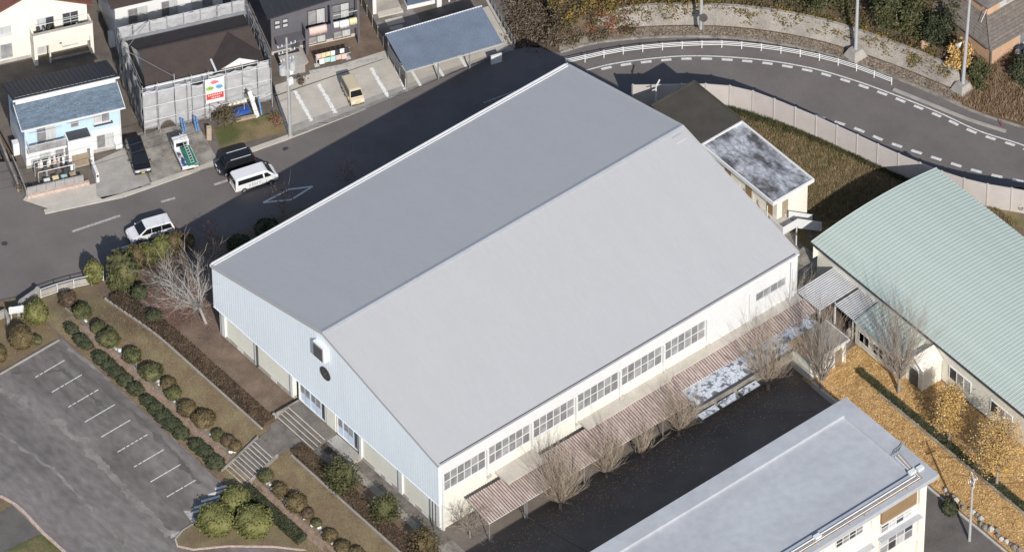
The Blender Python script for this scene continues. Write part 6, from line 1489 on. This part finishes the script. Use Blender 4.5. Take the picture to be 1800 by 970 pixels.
# hillside trees near the tan house and shrubs along the retaining wall
def htree(nm, label, i, d, h, r_, m_, sd, n=3200, leaf=.14):
    q = hill(i, d); rg = np.random.default_rng(sd); t = thing(nm, label, 'tree', q); MB().tube((0, 0, -.2), (0, 0, h*.6), .12, .05, 7).build('trunk', 'bark', t); P = []
    k = 26
    for j in range(k):
        a = rg.uniform(0, 6.28); zz = h*rg.uniform(.2, .95); rr = r_*math.sqrt(rg.random())*(1-.5*abs(zz/h-.5)); P.append(np.array([rr*math.cos(a), rr*math.sin(a), zz])+rg.normal(size=(n//k, 3))*r_*np.array([.2, .2, .17]))
    fastquads('crown', leafquads(np.concatenate(P), leaf, rg), m_, t)
htree('hillside_tree', 'dense green tree left of the tall pole above the retaining wall', 25.8, 4.0, 4.2, 2.2, 'leaf_green', 1)
htree('hillside_tree', 'large dark green tree right of the tall pole above the retaining wall', 32.2, 4.2, 5.0, 2.4, 'leaf_green', 2, 4600)
htree('hillside_tree', 'dark bushy tree between the large green tree and the tan house', 36.6, 4.2, 3.6, 1.5, 'leaf_dark', 3)
htree('hillside_tree', 'golden autumn tree in front of the tan house corner', 39.1, 2.7, 4.0, 1.15, 'leaf_gold', 4, 2600, .12)
htree('hillside_tree', 'green bushy tree behind the pale pole by the tan house', 41.2, 3.4, 2.6, 1.1, 'leaf_green', 5)
htree('hillside_tree', 'dark green shrub tree at the right edge below the rubbish bags', 45.6, 5.6, 2.4, 1.7, 'leaf_dark', 6)
htree('hillside_tree', 'yellowing tree behind the traffic mirror at the top edge', 13.2, 4.6, 3.2, 2.0, 'leaf_autumn', 7)
htree('hillside_tree', 'green tree at the top edge between mirror and tall pole', 21.5, 4.6, 3.8, 2.2, 'leaf_green', 8)
p = at(1797, 350, .8); bush('roadside_shrub', 'dark green shrub at the right edge below the panel wall', (p.x, p.y, .0), 1.2, 'leaf_dark', seed=8, sq=1.1, leaf=.13, n=1100)
p = at(398, 222, LZ); rt = thing('garden_tree', 'small ragged garden tree before the scaffolding', 'tree', (p.x, p.y, LZ)); rg = np.random.default_rng(5); b = MB(); r3 = random.Random(3)
for i in range(6): branches(b, (0, 0, .1), Vector((math.cos(i), math.sin(i), 1.4)).normalized(), 1.7, .04, 2, r3, .3, .6, 2)
b.build('trunk', 'bark', rt, fix=False); fastquads('crown', leafquads(rg.normal(size=(700, 3))*np.array([.6, .6, .4])+np.array([0, 0, 1.6]), .12, rg), 'leaf_olive', rt)
p = at(488, 222, LZ); twiggy('russet shrub beside the utility pole foot', (p.x, p.y, LZ), 1.5, 8, 'leaf_red')
p = at(530, 150, LZ); twiggy('dry brown shrub in the charcoal house front garden', (p.x, p.y, LZ), 1.0, 9, 'leaf_brown')
p = at(35, 335, LZ); twiggy('dry shrub at the corner of the blue house block wall', (p.x, p.y, LZ), 1.0, 10, 'leaf_dull')

def f6(rg):
    x = rg.uniform(.5, 39.5); y = -4.4-abs(rg.normal(0, 2.2)); return (x, y, .04)
scatter('courtyard_leaves', 1800, f6, 'leaf_litter', .07, 9)
